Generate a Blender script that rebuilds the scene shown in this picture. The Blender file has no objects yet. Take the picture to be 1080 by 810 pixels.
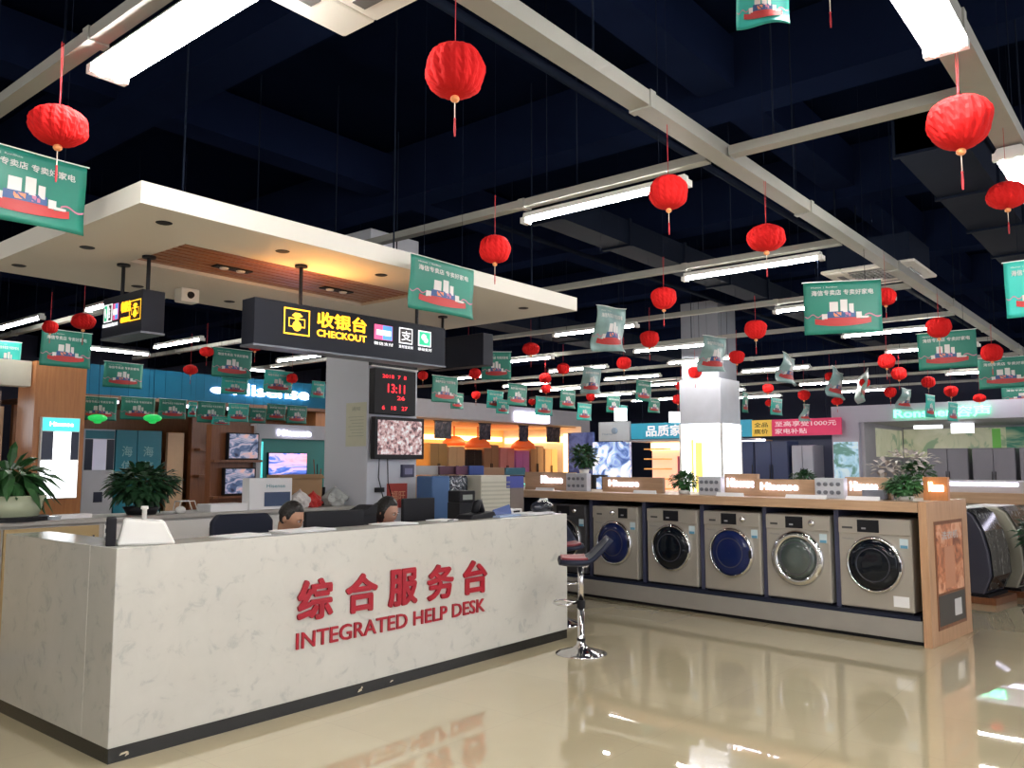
import bpy, math, random
from math import sin, cos, pi, atan, radians, hypot
from mathutils import Vector, Matrix
random.seed(7)
S = bpy.context.scene
COL = S.collection
# ------------------------------------------------------------------ camera, world, exposure
F, CX, CY, HY, H = 875.0, 540.0, 405.0, 490.0, 1.5
PITCH = atan((HY - CY) / F); YAW = radians(39.3)
cd = bpy.data.cameras.new('camera'); cd.sensor_width = 36; cd.lens = F / 1080 * 36; cd.clip_end = 200
cam = bpy.data.objects.new('camera', cd); COL.objects.link(cam)
cam.location = (0, 0, H); cam.rotation_euler = (pi / 2 + PITCH, 0, YAW - pi / 2); S.camera = cam
W = bpy.data.worlds.new('world'); S.world = W; W.use_nodes = True
W.node_tree.nodes['Background'].inputs[0].default_value = (.92, .92, 1.0, 1)
W.node_tree.nodes['Background'].inputs[1].default_value = 1.7
S.view_settings.view_transform = 'Standard'; S.view_settings.look = 'None'
S.view_settings.exposure = 0.0; S.view_settings.gamma = 1.0; S.view_settings.use_curve_mapping = False
TUBE = 105.0      # brightness of the ceiling tubes
Z_TRAY = 3.2
fw = Vector((cos(YAW) * cos(PITCH), sin(YAW) * cos(PITCH), sin(PITCH)))
rt = Vector((sin(YAW), -cos(YAW), 0)); upv = rt.cross(fw)
def ray(x, y): return fw * F + rt * (x - CX) - upv * (y - CY)
def atz(x, y, z): d = ray(x, y); return Vector((0, 0, H)) + d * ((z - H) / d.z)
def atD(x, y, D):
    d = ray(x, y); return Vector((0, 0, H)) + d * (D / (d.x * cos(YAW) + d.y * sin(YAW)))
# ------------------------------------------------------------------ materials
MC = {}
def M(name, col, rough=.5, metal=0., em=None, es=0., var=.08, scale=6., bump=0., coat=0., trans=0., spec=.5):
    if name in MC: return MC[name]
    m = bpy.data.materials.new(name); m.use_nodes = True; nt = m.node_tree; b = nt.nodes['Principled BSDF']
    b.inputs['Roughness'].default_value = rough; b.inputs['Metallic'].default_value = metal
    b.inputs['Coat Weight'].default_value = coat; b.inputs['Specular IOR Level'].default_value = spec
    b.inputs['Transmission Weight'].default_value = trans
    tc = nt.nodes.new('ShaderNodeTexCoord'); n = nt.nodes.new('ShaderNodeTexNoise')
    n.inputs['Scale'].default_value = scale; n.inputs['Detail'].default_value = 4
    nt.links.new(tc.outputs['Object'], n.inputs['Vector'])
    mx = nt.nodes.new('ShaderNodeMix'); mx.data_type = 'RGBA'
    c = col
    mx.inputs[6].default_value = (c[0] * (1 - var), c[1] * (1 - var), c[2] * (1 - var), 1)
    mx.inputs[7].default_value = (min(1, c[0] * (1 + var)), min(1, c[1] * (1 + var)), min(1, c[2] * (1 + var)), 1)
    nt.links.new(n.outputs['Fac'], mx.inputs[0]); nt.links.new(mx.outputs[2], b.inputs['Base Color'])
    if em:
        b.inputs['Emission Color'].default_value = (*em, 1); b.inputs['Emission Strength'].default_value = es
    if bump:
        bp = nt.nodes.new('ShaderNodeBump'); bp.inputs['Strength'].default_value = bump; bp.inputs['Distance'].default_value = .02
        nt.links.new(n.outputs['Fac'], bp.inputs['Height']); nt.links.new(bp.outputs[0], b.inputs['Normal'])
    MC[name] = m; return m
def ramp(nt, fac, stops):
    r = nt.nodes.new('ShaderNodeValToRGB'); e = r.color_ramp.elements
    while len(e) < len(stops): e.new(.5)
    for i, (p, c) in enumerate(stops): e[i].position = p; e[i].color = (*c, 1)
    nt.links.new(fac, r.inputs[0]); return r.outputs[0]
def base(name, rough, metal=0, coat=0):
    m = bpy.data.materials.new(name); m.use_nodes = True; nt = m.node_tree; b = nt.nodes['Principled BSDF']
    b.inputs['Roughness'].default_value = rough; b.inputs['Metallic'].default_value = metal; b.inputs['Coat Weight'].default_value = coat
    MC[name] = m; return m, nt, b
def noise(nt, scale, detail=4, rough=.5, vec=(1, 1, 1), dist=0.):
    tc = nt.nodes.new('ShaderNodeTexCoord'); mp = nt.nodes.new('ShaderNodeMapping'); mp.inputs['Scale'].default_value = vec
    nt.links.new(tc.outputs['Object'], mp.inputs[0]); n = nt.nodes.new('ShaderNodeTexNoise'); n.inputs['Scale'].default_value = scale
    n.inputs['Detail'].default_value = detail; n.inputs['Roughness'].default_value = rough; n.inputs['Distortion'].default_value = dist
    nt.links.new(mp.outputs[0], n.inputs['Vector']); return n.outputs['Fac']
def floor_mat():
    m, nt, b = base('floor_tile', .07)
    tc = nt.nodes.new('ShaderNodeTexCoord'); br = nt.nodes.new('ShaderNodeTexBrick')
    br.offset = 0; br.inputs['Scale'].default_value = 1; br.inputs['Brick Width'].default_value = .8; br.inputs['Row Height'].default_value = .8
    br.inputs['Mortar Size'].default_value = .003; br.inputs['Mortar Smooth'].default_value = .1
    br.inputs['Color1'].default_value = (.565, .485, .315, 1); br.inputs['Color2'].default_value = (.585, .505, .33, 1); br.inputs['Mortar'].default_value = (.52, .45, .30, 1)
    nt.links.new(tc.outputs['Object'], br.inputs['Vector'])
    f = noise(nt, 1.2, 6, .6)
    mx = nt.nodes.new('ShaderNodeMix'); mx.data_type = 'RGBA'; mx.blend_type = 'MULTIPLY'; mx.inputs[0].default_value = .5
    nt.links.new(br.outputs['Color'], mx.inputs[6]); nt.links.new(ramp(nt, f, [(.3, (.84, .84, .84)), (.7, (1, 1, 1))]), mx.inputs[7])
    nt.links.new(mx.outputs[2], b.inputs['Base Color'])
    f2 = noise(nt, .9, 3); mr = nt.nodes.new('ShaderNodeMapRange'); mr.inputs[3].default_value = .006; mr.inputs[4].default_value = .028
    nt.links.new(f2, mr.inputs[0]); nt.links.new(mr.outputs[0], b.inputs['Roughness'])
    b.inputs['Specular IOR Level'].default_value = .9; b.inputs['Coat Weight'].default_value = .6; b.inputs['Coat Roughness'].default_value = .01; b.inputs['Coat IOR'].default_value = 1.6
    bp = nt.nodes.new('ShaderNodeBump'); bp.inputs['Strength'].default_value = .006; bp.inputs['Distance'].default_value = .01
    nt.links.new(noise(nt, 1.5, 2), bp.inputs['Height']); nt.links.new(bp.outputs[0], b.inputs['Normal'])
    return m
def marble_mat():
    m, nt, b = base('white_marble', .16)
    a = ramp(nt, noise(nt, 9, 5, .65, dist=.6), [(.0, (.34, .34, .33)), (.32, (.46, .455, .42)), (.44, (.565, .55, .495)), (1, (.60, .585, .53))])
    c = ramp(nt, noise(nt, 2.3, 3), [(.3, (.92, .92, .92)), (.7, (1, 1, 1))])
    mx = nt.nodes.new('ShaderNodeMix'); mx.data_type = 'RGBA'; mx.blend_type = 'MULTIPLY'; mx.inputs[0].default_value = 1
    nt.links.new(a, mx.inputs[6]); nt.links.new(c, mx.inputs[7]); nt.links.new(mx.outputs[2], b.inputs['Base Color']); return m
def wood_mat(name, c1, c2, axis=(1, 12, 12), rough=.35):
    m, nt, b = base(name, rough)
    o = ramp(nt, noise(nt, 3, 6, .6, axis, .4), [(.3, c1), (.7, c2)]); nt.links.new(o, b.inputs['Base Color']); return m
def picture(name, stops, scale, es=0., rough=.3, vec=(1, 1, 1), dist=1.5):
    m, nt, b = base(name, rough)
    o = ramp(nt, noise(nt, scale, 3, .55, vec, dist), stops); nt.links.new(o, b.inputs['Base Color'])
    if es: nt.links.new(o, b.inputs['Emission Color']); b.inputs['Emission Strength'].default_value = es
    return m
FLOOR = floor_mat(); MARBLE = marble_mat()
WOOD = wood_mat('oak_panel', (.42, .24, .13), (.55, .33, .19), (14, 14, 1))
WOODH = wood_mat('oak_beam', (.40, .25, .15), (.52, .34, .21), (14, 1, 14))
WOODO = wood_mat('orange_wood', (.44, .17, .06), (.56, .24, .09), (10, 10, .8))
WOODD = wood_mat('dark_wood', (.16, .055, .022), (.24, .09, .035), (10, 10, 1))
WOODS = wood_mat('slat_wood', (.25, .09, .035), (.36, .15, .06), (1, 10, 10), .3)
BLACK = M('black_plastic', (.008, .008, .011), .5, spec=.25)
DARK = M('dark_metal', (.012, .013, .017), .55, spec=.25)
NAVY = M('navy_leather', (.008, .012, .030), .5, spec=.3)
WHITE = M('white_paint', (.74, .73, .71), .5, var=.03)
WPLAST = M('white_plastic', (.78, .77, .74), .3, var=.02)
PAPER = M('white_paper', (.85, .85, .86), .7, var=.03)
CHROME = M('chrome', (.75, .75, .76), .12, 1.)
STEELW = M('champagne_steel', (.43, .40, .35), .34, .4, var=.03)
DKWASH = M('graphite_steel', (.10, .10, .11), .3, .6)
PLINTH = M('plinth_steel', (.36, .34, .31), .4, .3)
TRAY = M('tray_paint', (.30, .30, .27), .55)
CEIL = M('ceiling_haze_navy', (.003, .006, .018), .9, spec=0., var=.25, scale=1.2)  # navy tint stands in for the blue light haze under the ceiling
BEAM = M('beam_haze_navy', (.007, .012, .034), .9, spec=0., var=.2, scale=2)  # same blue haze tinted into the beams
DUCT = M('duct_grey', (.006, .010, .022), .8, spec=.1)  # bluish tint of the ceiling haze here too
CANOPY = M('canopy_paint', (.66, .63, .57), .6, var=.02)
GREYSTONE = M('pillar_paint', (.60, .62, .68), .55, var=.02)
TUBEM = M('tube_glow', (1, 1, 1), .4, em=(1.0, .97, .93), es=TUBE, var=0)
RED = M('red_paper', (.62, .014, .014), .8, spec=.15, em=None, var=.15, scale=30)
REDT = M('red_thread', (.45, .02, .03), .7)
GOLD = M('gold_bead', (.85, .33, .12), .35)
REDL = M('red_letter', (.34, .006, .018), .4)
GREEN = M('poster_green', (.008, .17, .12), .5, var=.18, scale=2)
TEAL_LIT = M('poster_lit_teal', (.025, .40, .34), .5, var=.15, scale=2)  # lit version of the green posters, the light put into the colour
PALE_GLARE = M('poster_glare_pale', (.20, .32, .31), .35, var=.35, scale=5)  # backlight glare on the turned posters, put into the colour as a pale tone
HULL = M('ship_red', (.42, .03, .03), .5)
SHIPW = M('ship_white', (.62, .60, .58), .5)
SHIPB = M('ship_blue', (.03, .08, .22), .5)
SHIPO = M('ship_orange', (.70, .24, .12), .5)
RIBBON = M('ribbon_pink', (.50, .16, .26), .5)
LEAF = M('leaf_green', (.035, .12, .035), .45, var=.35, scale=14)
LEAFD = M('leaf_dark', (.018, .065, .025), .45, var=.35, scale=14)
GLOWW = M('sign_glow', (1, 1, 1), .4, em=(.80, .78, 1.0), es=4.5, var=0)
GLOWW2 = M('panel_glow', (1, 1, 1), .4, em=(.95, .97, 1.0), es=2.6, var=0)
GLOWG = M('green_glow', (.5, 1, .8), .4, em=(.14, 1.0, .50), es=2.4, var=0)
GLOWY = M('yellow_glow', (1, .6, .02), .4, em=(1.0, .52, .02), es=1.5, var=0)
GLOWWARM = M('warm_glow', (1, .7, .35), .4, em=(1.0, .60, .24), es=4.5, var=0)
GLOWR = M('led_red', (.6, .02, .02), .4, em=(1.0, .02, .04), es=1.6, var=0)
GLOWC = M('cyan_glow', (.1, .8, .8), .4, em=(.08, .75, .75), es=1.1, var=0)
SIGNBK = M('sign_black', (.008, .010, .018), .5, spec=.2)
BLUEF = M('fascia_blue', (.002, .10, .19), .6, spec=.2)
LAV = M('fascia_lavender', (.38, .365, .45), .5, var=.03)
SKIN = M('skin', (.50, .27, .17), .5)
SKIN2 = M('skin_pale', (.55, .31, .22), .5)
HAIR = M('black_hair', (.012, .010, .009), .4, bump=.6, scale=60)
GLASSD = M('door_glass', (.005, .012, .07), .08, var=.2, spec=.35)
GLASSK = M('door_glass_black', (.004, .006, .010), .08, spec=.3)
GLASSG = M('door_glass_grey', (.05, .07, .065), .05, coat=1.)
SKYPIC = picture('cloud_picture', [(.30, (.02, .03, .22)), (.45, (.10, .22, .75)), (.53, (.75, .55, .85)), (.64, (.95, .42, .45))], 2.2, 1.0, vec=(1, 1, 3))
SKYDIM = picture('cloud_picture_dim', [(.30, (.01, .015, .06)), (.45, (.10, .16, .32)), (.54, (.50, .48, .62)), (.66, (.85, .50, .45))], 4.5, .35, vec=(1, 1, 2))
CCTV = picture('crowd_picture', [(.36, (.06, .03, .04)), (.47, (.45, .25, .24)), (.56, (.55, .45, .45)), (.66, (.75, .72, .72))], 22, .55, dist=.2)
# ------------------------------------------------------------------ mesh builder
FONTC = {}
def glyphs(s, off):
    k = (s, off)
    if k in FONTC: return FONTC[k]
    c = bpy.data.curves.new('t', 'FONT'); c.body = s; c.resolution_u = 3
    o = bpy.data.objects.new('t', c); COL.objects.link(o)
    bpy.context.view_layer.update()
    me = bpy.data.meshes.new_from_object(o.evaluated_get(bpy.context.evaluated_depsgraph_get()))
    vs = [v.co.copy() for v in me.vertices]; fs = [tuple(p.vertices) for p in me.polygons]
    cnt = {}
    for f in fs:
        for a, b in zip(f, f[1:] + f[:1]):
            k2 = (min(a, b), max(a, b)); cnt[k2] = cnt.get(k2, []) + [(a, b)]
    edge = [v[0] for v in cnt.values() if len(v) == 1]
    bpy.data.objects.remove(o); bpy.data.curves.remove(c); bpy.data.meshes.remove(me)
    if off:
        K = 8 if off > .028 else 4; n0 = len(vs); v0, f0, e0 = vs, fs, edge; vs, fs, edge = [], [], []
        for k in range(K):
            d = Vector((off * cos(2 * pi * k / K + .3), off * sin(2 * pi * k / K + .3), 0)); b = k * n0
            vs += [v + d for v in v0]; fs += [tuple(i + b for i in f) for f in f0]; edge += [(p + b, q + b) for p, q in e0]
    x0 = min(v.x for v in vs); x1 = max(v.x for v in vs); y0 = min(v.y for v in vs); y1 = max(v.y for v in vs)
    NL = len(v0) if off else len(vs); vs = [((v.x - x0) / (x1 - x0), (v.y - y0) / (y1 - y0), i // NL) for i, v in enumerate(vs)]
    FONTC[k] = (vs, fs, edge); return FONTC[k]
class MB:
    def __init__(s): s.v = []; s.f = []; s.m = []
    def add(s, vs, fs, m=0):
        n = len(s.v); s.v += [tuple(v) for v in vs]; s.f += [tuple(i + n for i in f) for f in fs]; s.m += [m] * len(fs); return s
    def box(s, x0, x1, y0, y1, z0, z1, m=0, T=None):
        vs = [Vector((x, y, z)) for z in (z0, z1) for y in (y0, y1) for x in (x0, x1)]
        if T is not None: vs = [T @ v for v in vs]
        return s.add(vs, [(0, 2, 3, 1), (4, 5, 7, 6), (0, 1, 5, 4), (2, 6, 7, 3), (0, 4, 6, 2), (1, 3, 7, 5)], m)
    def lathe(s, prof, n=24, c=(0, 0, 0), ax='z', m=0, cap=True, T=None):
        vs = []
        for r, h in prof:
            for i in range(n):
                a = 2 * pi * i / n; p = (r * cos(a), r * sin(a), h)
                if ax == 'x': p = (h, r * cos(a), r * sin(a))
                if ax == 'y': p = (r * cos(a), h, r * sin(a))
                p = Vector(p) + Vector(c)
                vs.append(T @ p if T is not None else p)
        fs = [(j * n + i, j * n + (i + 1) % n, (j + 1) * n + (i + 1) % n, (j + 1) * n + i) for j in range(len(prof) - 1) for i in range(n)]
        if cap: fs += [tuple(range(n - 1, -1, -1)), tuple((len(prof) - 1) * n + i for i in range(n))]
        return s.add(vs, fs, m)
    def tube(s, pts, r, n=8, m=0, closed=False):
        pts = [Vector(p) for p in pts]; R = r if isinstance(r, (list, tuple)) else [r] * len(pts); vs = []; L = len(pts)
        for k, p in enumerate(pts):
            a = pts[(k - 1) % L] if (k > 0 or closed) else p; b = pts[(k + 1) % L] if (k < L - 1 or closed) else p
            d = (b - a).normalized(); u = d.cross(Vector((0, 0, 1)))
            if u.length < .1: u = d.cross(Vector((0, 1, 0)))
            u.normalize(); w = d.cross(u)
            vs += [p + (u * cos(2 * pi * i / n) + w * sin(2 * pi * i / n)) * R[k] for i in range(n)]
        K = L if closed else L - 1
        fs = [(k * n + i, k * n + (i + 1) % n, ((k + 1) % L) * n + (i + 1) % n, ((k + 1) % L) * n + i) for k in range(K) for i in range(n)]
        if not closed: fs += [tuple(range(n - 1, -1, -1)), tuple((L - 1) * n + i for i in range(n))]
        return s.add(vs, fs, m)
    def ball(s, c, r, n=16, k=10, m=0, fn=None, T=None):
        r = r if isinstance(r, (list, tuple)) else (r, r, r); vs = []
        for j in range(k + 1):
            t = pi * j / k
            for i in range(n):
                a = 2 * pi * i / n; p = Vector((sin(t) * cos(a), sin(t) * sin(a), cos(t)))
                if fn: p = fn(p)
                p = Vector((p.x * r[0], p.y * r[1], p.z * r[2]))
                if T is not None: p = T @ p
                vs.append(p + Vector(c))
        fs = [(j * n + i, (j + 1) * n + i, (j + 1) * n + (i + 1) % n, j * n + (i + 1) % n) for j in range(k) for i in range(n)]
        return s.add(vs, fs, m)
    def text(s, st, o, w, h, xd=(1, 0, 0), ud=(0, 0, 1), ex=0., m=0, off=0., wrap=None):
        vs, fs, edge = glyphs(st, off); o = Vector(o); xd = Vector(xd); ud = Vector(ud); nd = xd.cross(ud)
        pos = [o + xd * (u * w) + ud * (v * h) + nd * (l * (.0005 if h < .5 else .002)) for u, v, l in vs]
        if wrap: pos = [wrap(p) for p in pos]
        if ex:
            n = len(pos); pos2 = pos + [p + nd * ex for p in pos]
            F2 = [tuple(i + n for i in f) for f in fs] + [(a, b, b + n, a + n) for a, b in edge]
            return s.add(pos2, F2, m)
        return s.add(pos, fs, m)
    def prism(s, pts, d, m=0):       # outline in 3D extruded by vector d
        n = len(pts); pts = [Vector(p) for p in pts]; d = Vector(d)
        return s.add(pts + [p + d for p in pts], [tuple(range(n))[::-1], tuple(range(n, 2 * n))] + [(i, (i + 1) % n, n + (i + 1) % n, n + i) for i in range(n)], m)
    def build(s, name, mats, parent=None, loc=None, rotz=0, smooth=False, bevel=0.):
        me = bpy.data.meshes.new(name); me.from_pydata(s.v, [], s.f); mats = mats if isinstance(mats, (list, tuple)) else [mats]
        for x in mats: me.materials.append(x)
        me.polygons.foreach_set('material_index', s.m)
        if smooth: me.polygons.foreach_set('use_smooth', [True] * len(s.f))
        me.update(); me.validate()
        o = bpy.data.objects.new(name, me); COL.objects.link(o)
        if parent: o.parent = parent
        if loc is not None: o.location = loc
        o.rotation_euler.z = rotz
        if bevel:
            b = o.modifiers.new('bevel', 'BEVEL'); b.width = bevel; b.segments = 2; b.limit_method = 'ANGLE'
        return o
def bx(*a, **k): return MB().box(*a, **k)
USED = {}
def tag(o, label, cat, group=None, kind=None):
    if label: o['label'] = label
    if cat: o['category'] = cat
    if group: o['group'] = group
    if kind: o['kind'] = kind
    return o
def thing(name, label, cat, loc=(0, 0, 0), rotz=0, group=None):
    o = bpy.data.objects.new(name, None); COL.objects.link(o); o.empty_display_size = .1
    o.location = loc; o.rotation_euler = (0, 0, rotz); return tag(o, label, cat, group)
def struct(o): o['kind'] = 'structure'; return o
def dup(root, loc, rotz=0, label=None, group=None, sc=None):
    def cp(o, par):
        c = o.copy(); COL.objects.link(c)
        if par: c.parent = par
        for ch in list(kids.get(o, [])): cp(ch, c)
        return c
    kids = {}
    for ch in root.children_recursive: kids.setdefault(ch.parent, []).append(ch)
    r = cp(root, None); r.location = loc; r.rotation_euler = (0, 0, rotz)
    if label: r['label'] = label
    if group: r['group'] = group
    if sc: r.scale = sc
    return r
ORD = ['', 'first', 'second', 'third', 'fourth', 'fifth', 'sixth', 'seventh', 'eighth', 'ninth', 'tenth', 'eleventh']
# ------------------------------------------------------------------ the setting
struct(bx(-6, 27, -7, 22, -.1, 0).build('floor', FLOOR))
struct(bx(-6, 27, -7, 22, 4.65, 4.75).build('ceiling', CEIL))
NWALL = M('far_wall_navy', (.03, .04, .085), .7)
struct(bx(-6, 27, 21.8, 22, 0, 4.65).build('wall_back', NWALL))
struct(bx(26.8, 27, -7, 21.8, 0, 4.65).build('wall_right', NWALL))
struct(bx(-6, -5.8, -7, 21.8, 0, 4.65).build('wall_left', WHITE))
n = 0
for x in (.3, 2.9, 5.65, 8.4, 11.2, 14, 17, 20, 23):
    n += 1; struct(bx(x - .16, x + .16, -7, 21.8, 4.12, 4.64).build('trim_%d' % n, BEAM))
for y in (-3, .2, 2.55, 6.2, 9.8, 13.4, 17):
    n += 1; struct(bx(-5.8, 26.8, y - .14, y + .14, 4.22, 4.60).build('trim_%d' % n, BEAM))
# pillars
p = MB().box(5.98, 6.72, 6.92, 7.66, 0, 4.12); struct(p.build('wall_checkout_pillar', GREYSTONE, bevel=.01))
p = MB().box(12.15, 12.8, 5.72, 6.37, 0, 4.12); struct(p.build('wall_showroom_pillar', M('bare_concrete', (.25, .26, .30), .8)))
t = thing('pillar_cladding', 'white square pillar cladding rising behind the washing machine counter', 'pillar', (12.475, 6.045, 0))
bx(-.36, .36, -.36, .36, 2.15, 2.86).build('upper_panel', M('clad_white', (.66, .68, .76), .5), t, bevel=.01)
m = MB().box(-.345, .345, -.345, .345, .12, 2.15); m.box(-.37, -.34, -.37, -.34, 0, 2.15, 1).box(-.37, -.34, .34, .37, 0, 2.15, 1).box(.34, .37, -.37, -.34, 0, 2.15, 1)
m.build('lightbox', [GLOWW2, WHITE], t)
bx(-.36, .36, -.36, .36, 0, .12).build('base', WHITE, t)
m = MB(); m.box(-.352, -.346, -.02, .10, 1.05, 1.85).box(-.352, -.346, .13, .17, .9, 1.9); m.build('yellow_graphic', M('yellow_art', (.95, .75, .2), .5, em=(1, .72, .15), es=1.2), t)
# ducts and pipes
def duct(y, z, w, h, x0, x1, lab):
    d = MB(); x = x0
    d.box(x0, x1, y - w / 2, y + w / 2, z, z + h)
    while x < x1: d.box(x, x + .04, y - w / 2 - .02, y + w / 2 + .02, z - .02, z + h + .02); x += 1.2
    return tag(d.build('ventilation_duct', DUCT), lab, 'duct')
duct(1.25, 3.62, .42, .3, 5.95, 22, 'dark rectangular ventilation duct running above the round lantern on the right')
duct(8.2, 3.62, .5, .3, 3.2, 24, 'dark rectangular ventilation duct crossing above the showroom pillar')
duct(4.5, 3.75, .3, .25, 6, 24, 'narrow dark ventilation duct beyond the big tube light')
for y, x0, x1, z, lab in ((2.9, 0, 20, 3.9, 'thin dark pipe under the ceiling beyond the front lantern tray'), (5.4, 6, 22, 3.95, 'thin dark pipe over the washing machines'), (.95, 2, 20, 3.85, 'thin dark pipe under the ceiling close to the twin ceiling lights')):
    tag(MB().tube([(x0, y, z), (x1, y, z)], .028, 8).build('ceiling_pipe', DUCT, smooth=True), lab, 'pipe')
# cable trays
def tray(p0, p1, lab, w=.1, h=.075, alongx=True):
    t = thing('cable_tray', lab, 'cable tray', ((p0[0] + p1[0]) / 2, (p0[1] + p1[1]) / 2, Z_TRAY), 0 if alongx else pi / 2, 'cable trays under the ceiling')
    L = max(abs(p1[0] - p0[0]), abs(p1[1] - p0[1])) / 2; m = MB()
    m.box(-L, L, -w / 2, w / 2, 0, .006).box(-L, L, -w / 2, -w / 2 + .006, .006, h).box(-L, L, w / 2 - .006, w / 2, .006, h)
    x = -L + 1.3
    while x < L: m.box(x, x + .05, -w / 2 - .008, w / 2 + .008, -.008, h + .004); x += 2.15
    m.build('channel', TRAY, t)
    x = -L + .9; k = 0
    while x < L and k < 9:
        MB().tube([(x, 0, h), (x, 0, 4.64 - Z_TRAY)], .005, 6).build('hanger_rod', DUCT, t); x += 2.4; k += 1
    return t
tray((2.05, 1.95), (20, 1.95), 'long beige cable tray with red lanterns crossing from the top centre to the right edge', .105)
tray((2.2, .66), (20, .66), 'beige cable tray carrying the twin ceiling lights at the top right corner', .13)
XT = [1.42, 4.22, 6.5, 8.55, 10.45, 12.9, 14.95, 17.0, 19.2]
XTL = ['over the left end of the service desk', 'over the middle of the service desk canopy', 'beyond the canopy end', 'over the washing machine row',
       'just past the washing machine counter', 'over the showroom pillar', 'second past the showroom pillar', 'third past the showroom pillar', 'farthest from the service desk']
for x, l in zip(XT, XTL):
    tray((x, 2.02), (x, 13.3), 'narrow cross cable tray ' + l, .07, .05, False)
tray((4.22, .74), (4.22, 1.88), 'short cross cable tray joining the two long trays near the top right', .08, .05, False)
# ------------------------------------------------------------------ tube lights
def tube_master(wd, L, lab, grp, wires=True):
    t = thing('tube_light', lab, 'tube light', (0, 0, 0), 0, grp)
    m = MB(); m.prism([(-wd, -L / 2, 0), (wd, -L / 2, 0), (wd * .7, -L / 2, .035), (-wd * .7, -L / 2, .035)], (0, L, 0)); m.build('housing', WPLAST, t)
    k = 2 if wd > .06 else 1
    for i in range(k):
        x = 0 if k == 1 else (-.036, .036)[i]
        MB().lathe([(.0135 if k == 1 else .024, -L / 2 + .02), (.0135 if k == 1 else .024, L / 2 - .02)], 10, (x, 0, -.014 if k == 1 else -.02), 'y').build('tube', TUBEM, t, smooth=False)
    if wires:
        for sgn in (-1, 1): MB().tube([(0, sgn * L * .35, .034), (0, sgn * L * .35, 4.648 - Z_TRAY + .045)], .003, 5).build('suspension_wire', DUCT, t)
    for sgn in (-1, 1):
        bx(-wd, wd, sgn * L / 2 - .02, sgn * L / 2 + .02, -.035, .004).build('end_cap', WPLAST, t)
    return t
tm = tube_master(.035, 1.2, '', 'fluorescent tubes under the cable trays')
rows = [('the front row by the long tray', 2.8, [(4.30, 0), (6.58, 0), (8.65, 0), (10.9, 0), (12.85, 0), (14.9, 0), (16.7, 0)]),
        ('the second row behind the tray', 5.62, [(8.47, 0), (10.44, 0), (12.0, .3), (13.95, -.1), (17.0, 0), (19.3, .1)]),
        ('the third row behind the tray', 8.15, [(3.9, .3), (10.2, 0), (11.75, 0), (13.55, 0), (15.15, 0), (17.3, 0), (19.4, 0)]),
        ('the fourth row behind the tray', 10.6, [(3.77, -.1), (5.78, 0), (7.8, 0), (11.6, .2), (13.4, 0), (14.7, 0), (16.65, 0), (18.6, 0)])]
first = True
for nm, y, lst in rows:
    for i, (x, dy) in enumerate(lst):
        lab = 'white fluorescent tube, %s from the left in %s' % (ORD[i + 1], nm)
        if first: o = tm; o['label'] = lab; first = False
        else: o = dup(tm, (0, 0, 0), 0, lab)
        o.location = (x, y + dy, Z_TRAY - .045)
o = dup(tm, (5.5, 12.05, Z_TRAY - .045), pi / 2, 'thin white fluorescent tube lying crosswise above the blue shop fascia')
o = dup(tm, (8.3, 12.6, Z_TRAY - .045), pi / 2, 'thin white fluorescent tube lying crosswise behind the checkout sign')
tw = tube_master(.08, 1.22, 'broad glowing twin tube light at the top right corner above the large lantern', 'twin tube lights')
tw.location = (2.91, .66, Z_TRAY - .045); tw.rotation_euler.z = pi / 2
dup(tw, (5.6, .66, Z_TRAY - .045), pi / 2, 'twin tube light at the right edge behind a red lantern')
dup(tw, (1.52, 2.84, Z_TRAY - .045), 0, 'broad glowing twin tube light at the top left above the canopy')
# air conditioners in the ceiling
def cassette(loc, lab):
    t = thing('ceiling_air_conditioner', lab, 'air conditioner', loc, 0, 'ceiling cassette air conditioners')
    m = MB(); m.box(-.43, .43, -.43, -.24, 0, .03).box(-.43, .43, .24, .43, 0, .03).box(-.43, -.24, -.24, .24, 0, .03).box(.24, .43, -.24, .24, 0, .03)
    m.build('face_frame', CANOPY, t, bevel=.012)
    g = MB()
    for i in range(12): g.box(-.24, .24, -.235 + i * .04, -.215 + i * .04, .008, .02)
    for i in range(6): g.box(-.235 + i * .09, -.227 + i * .09, -.24, .24, .006, .022)
    g.build('grille', M('grille_grey', (.30, .31, .32), .6), t)
    for a in range(4):
        bx(-.2, .2, .28, .34, -.004, .0, ).build('louvre', M('louvre_dark', (.10, .10, .10), .5), t, rotz=a * pi / 2)
    bx(-.38, .38, -.38, .38, .03, .3).build('casing', DUCT, t)
    for sx in (-.33, .33): MB().tube([(sx, .3, .3), (sx, .3, 4.64 - loc[2])], .008, 6).build('hanger_rod', DUCT, t)
    return t
cassette((1.60, 2.10, 3.2), 'square ceiling air conditioner with speckled grille at the top left edge')
cassette((8.55, 2.30, 3.36), 'square ceiling air conditioner seen past the cable tray on the right')
# ------------------------------------------------------------------ canopy over the desk
t = thing('desk_canopy', 'white dropped canopy with an inset of brown wooden slats over the service desk', 'canopy', (3.7, 4.85, 2.75))
X0, X1, Y0, Y1 = -1.83, 1.82, -1.02, 1.08; ix0, ix1, iy0, iy1 = -1.3, .55, -.48, .17
m = MB(); zt = .11
m.box(X0, ix0, Y0, Y1, 0, zt).box(ix1, X1, Y0, Y1, 0, zt).box(ix0, ix1, Y0, iy0, 0, zt).box(ix0, ix1, iy1, Y1, 0, zt).box(ix0, ix1, iy0, iy1, .06, zt)
m.build('panel', CANOPY, t)
m = MB(); k = 9; st = (iy1 - iy0) / k
for i in range(k): m.box(ix0, ix1, iy0 + i * st + .008, iy0 + (i + 1) * st - .008, .02, .045)
m.build('wooden_slats', WOODS, t)
bx(ix0, ix1, iy0, iy1, .045, .0599).build('slat_backing', DARK, t)
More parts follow.
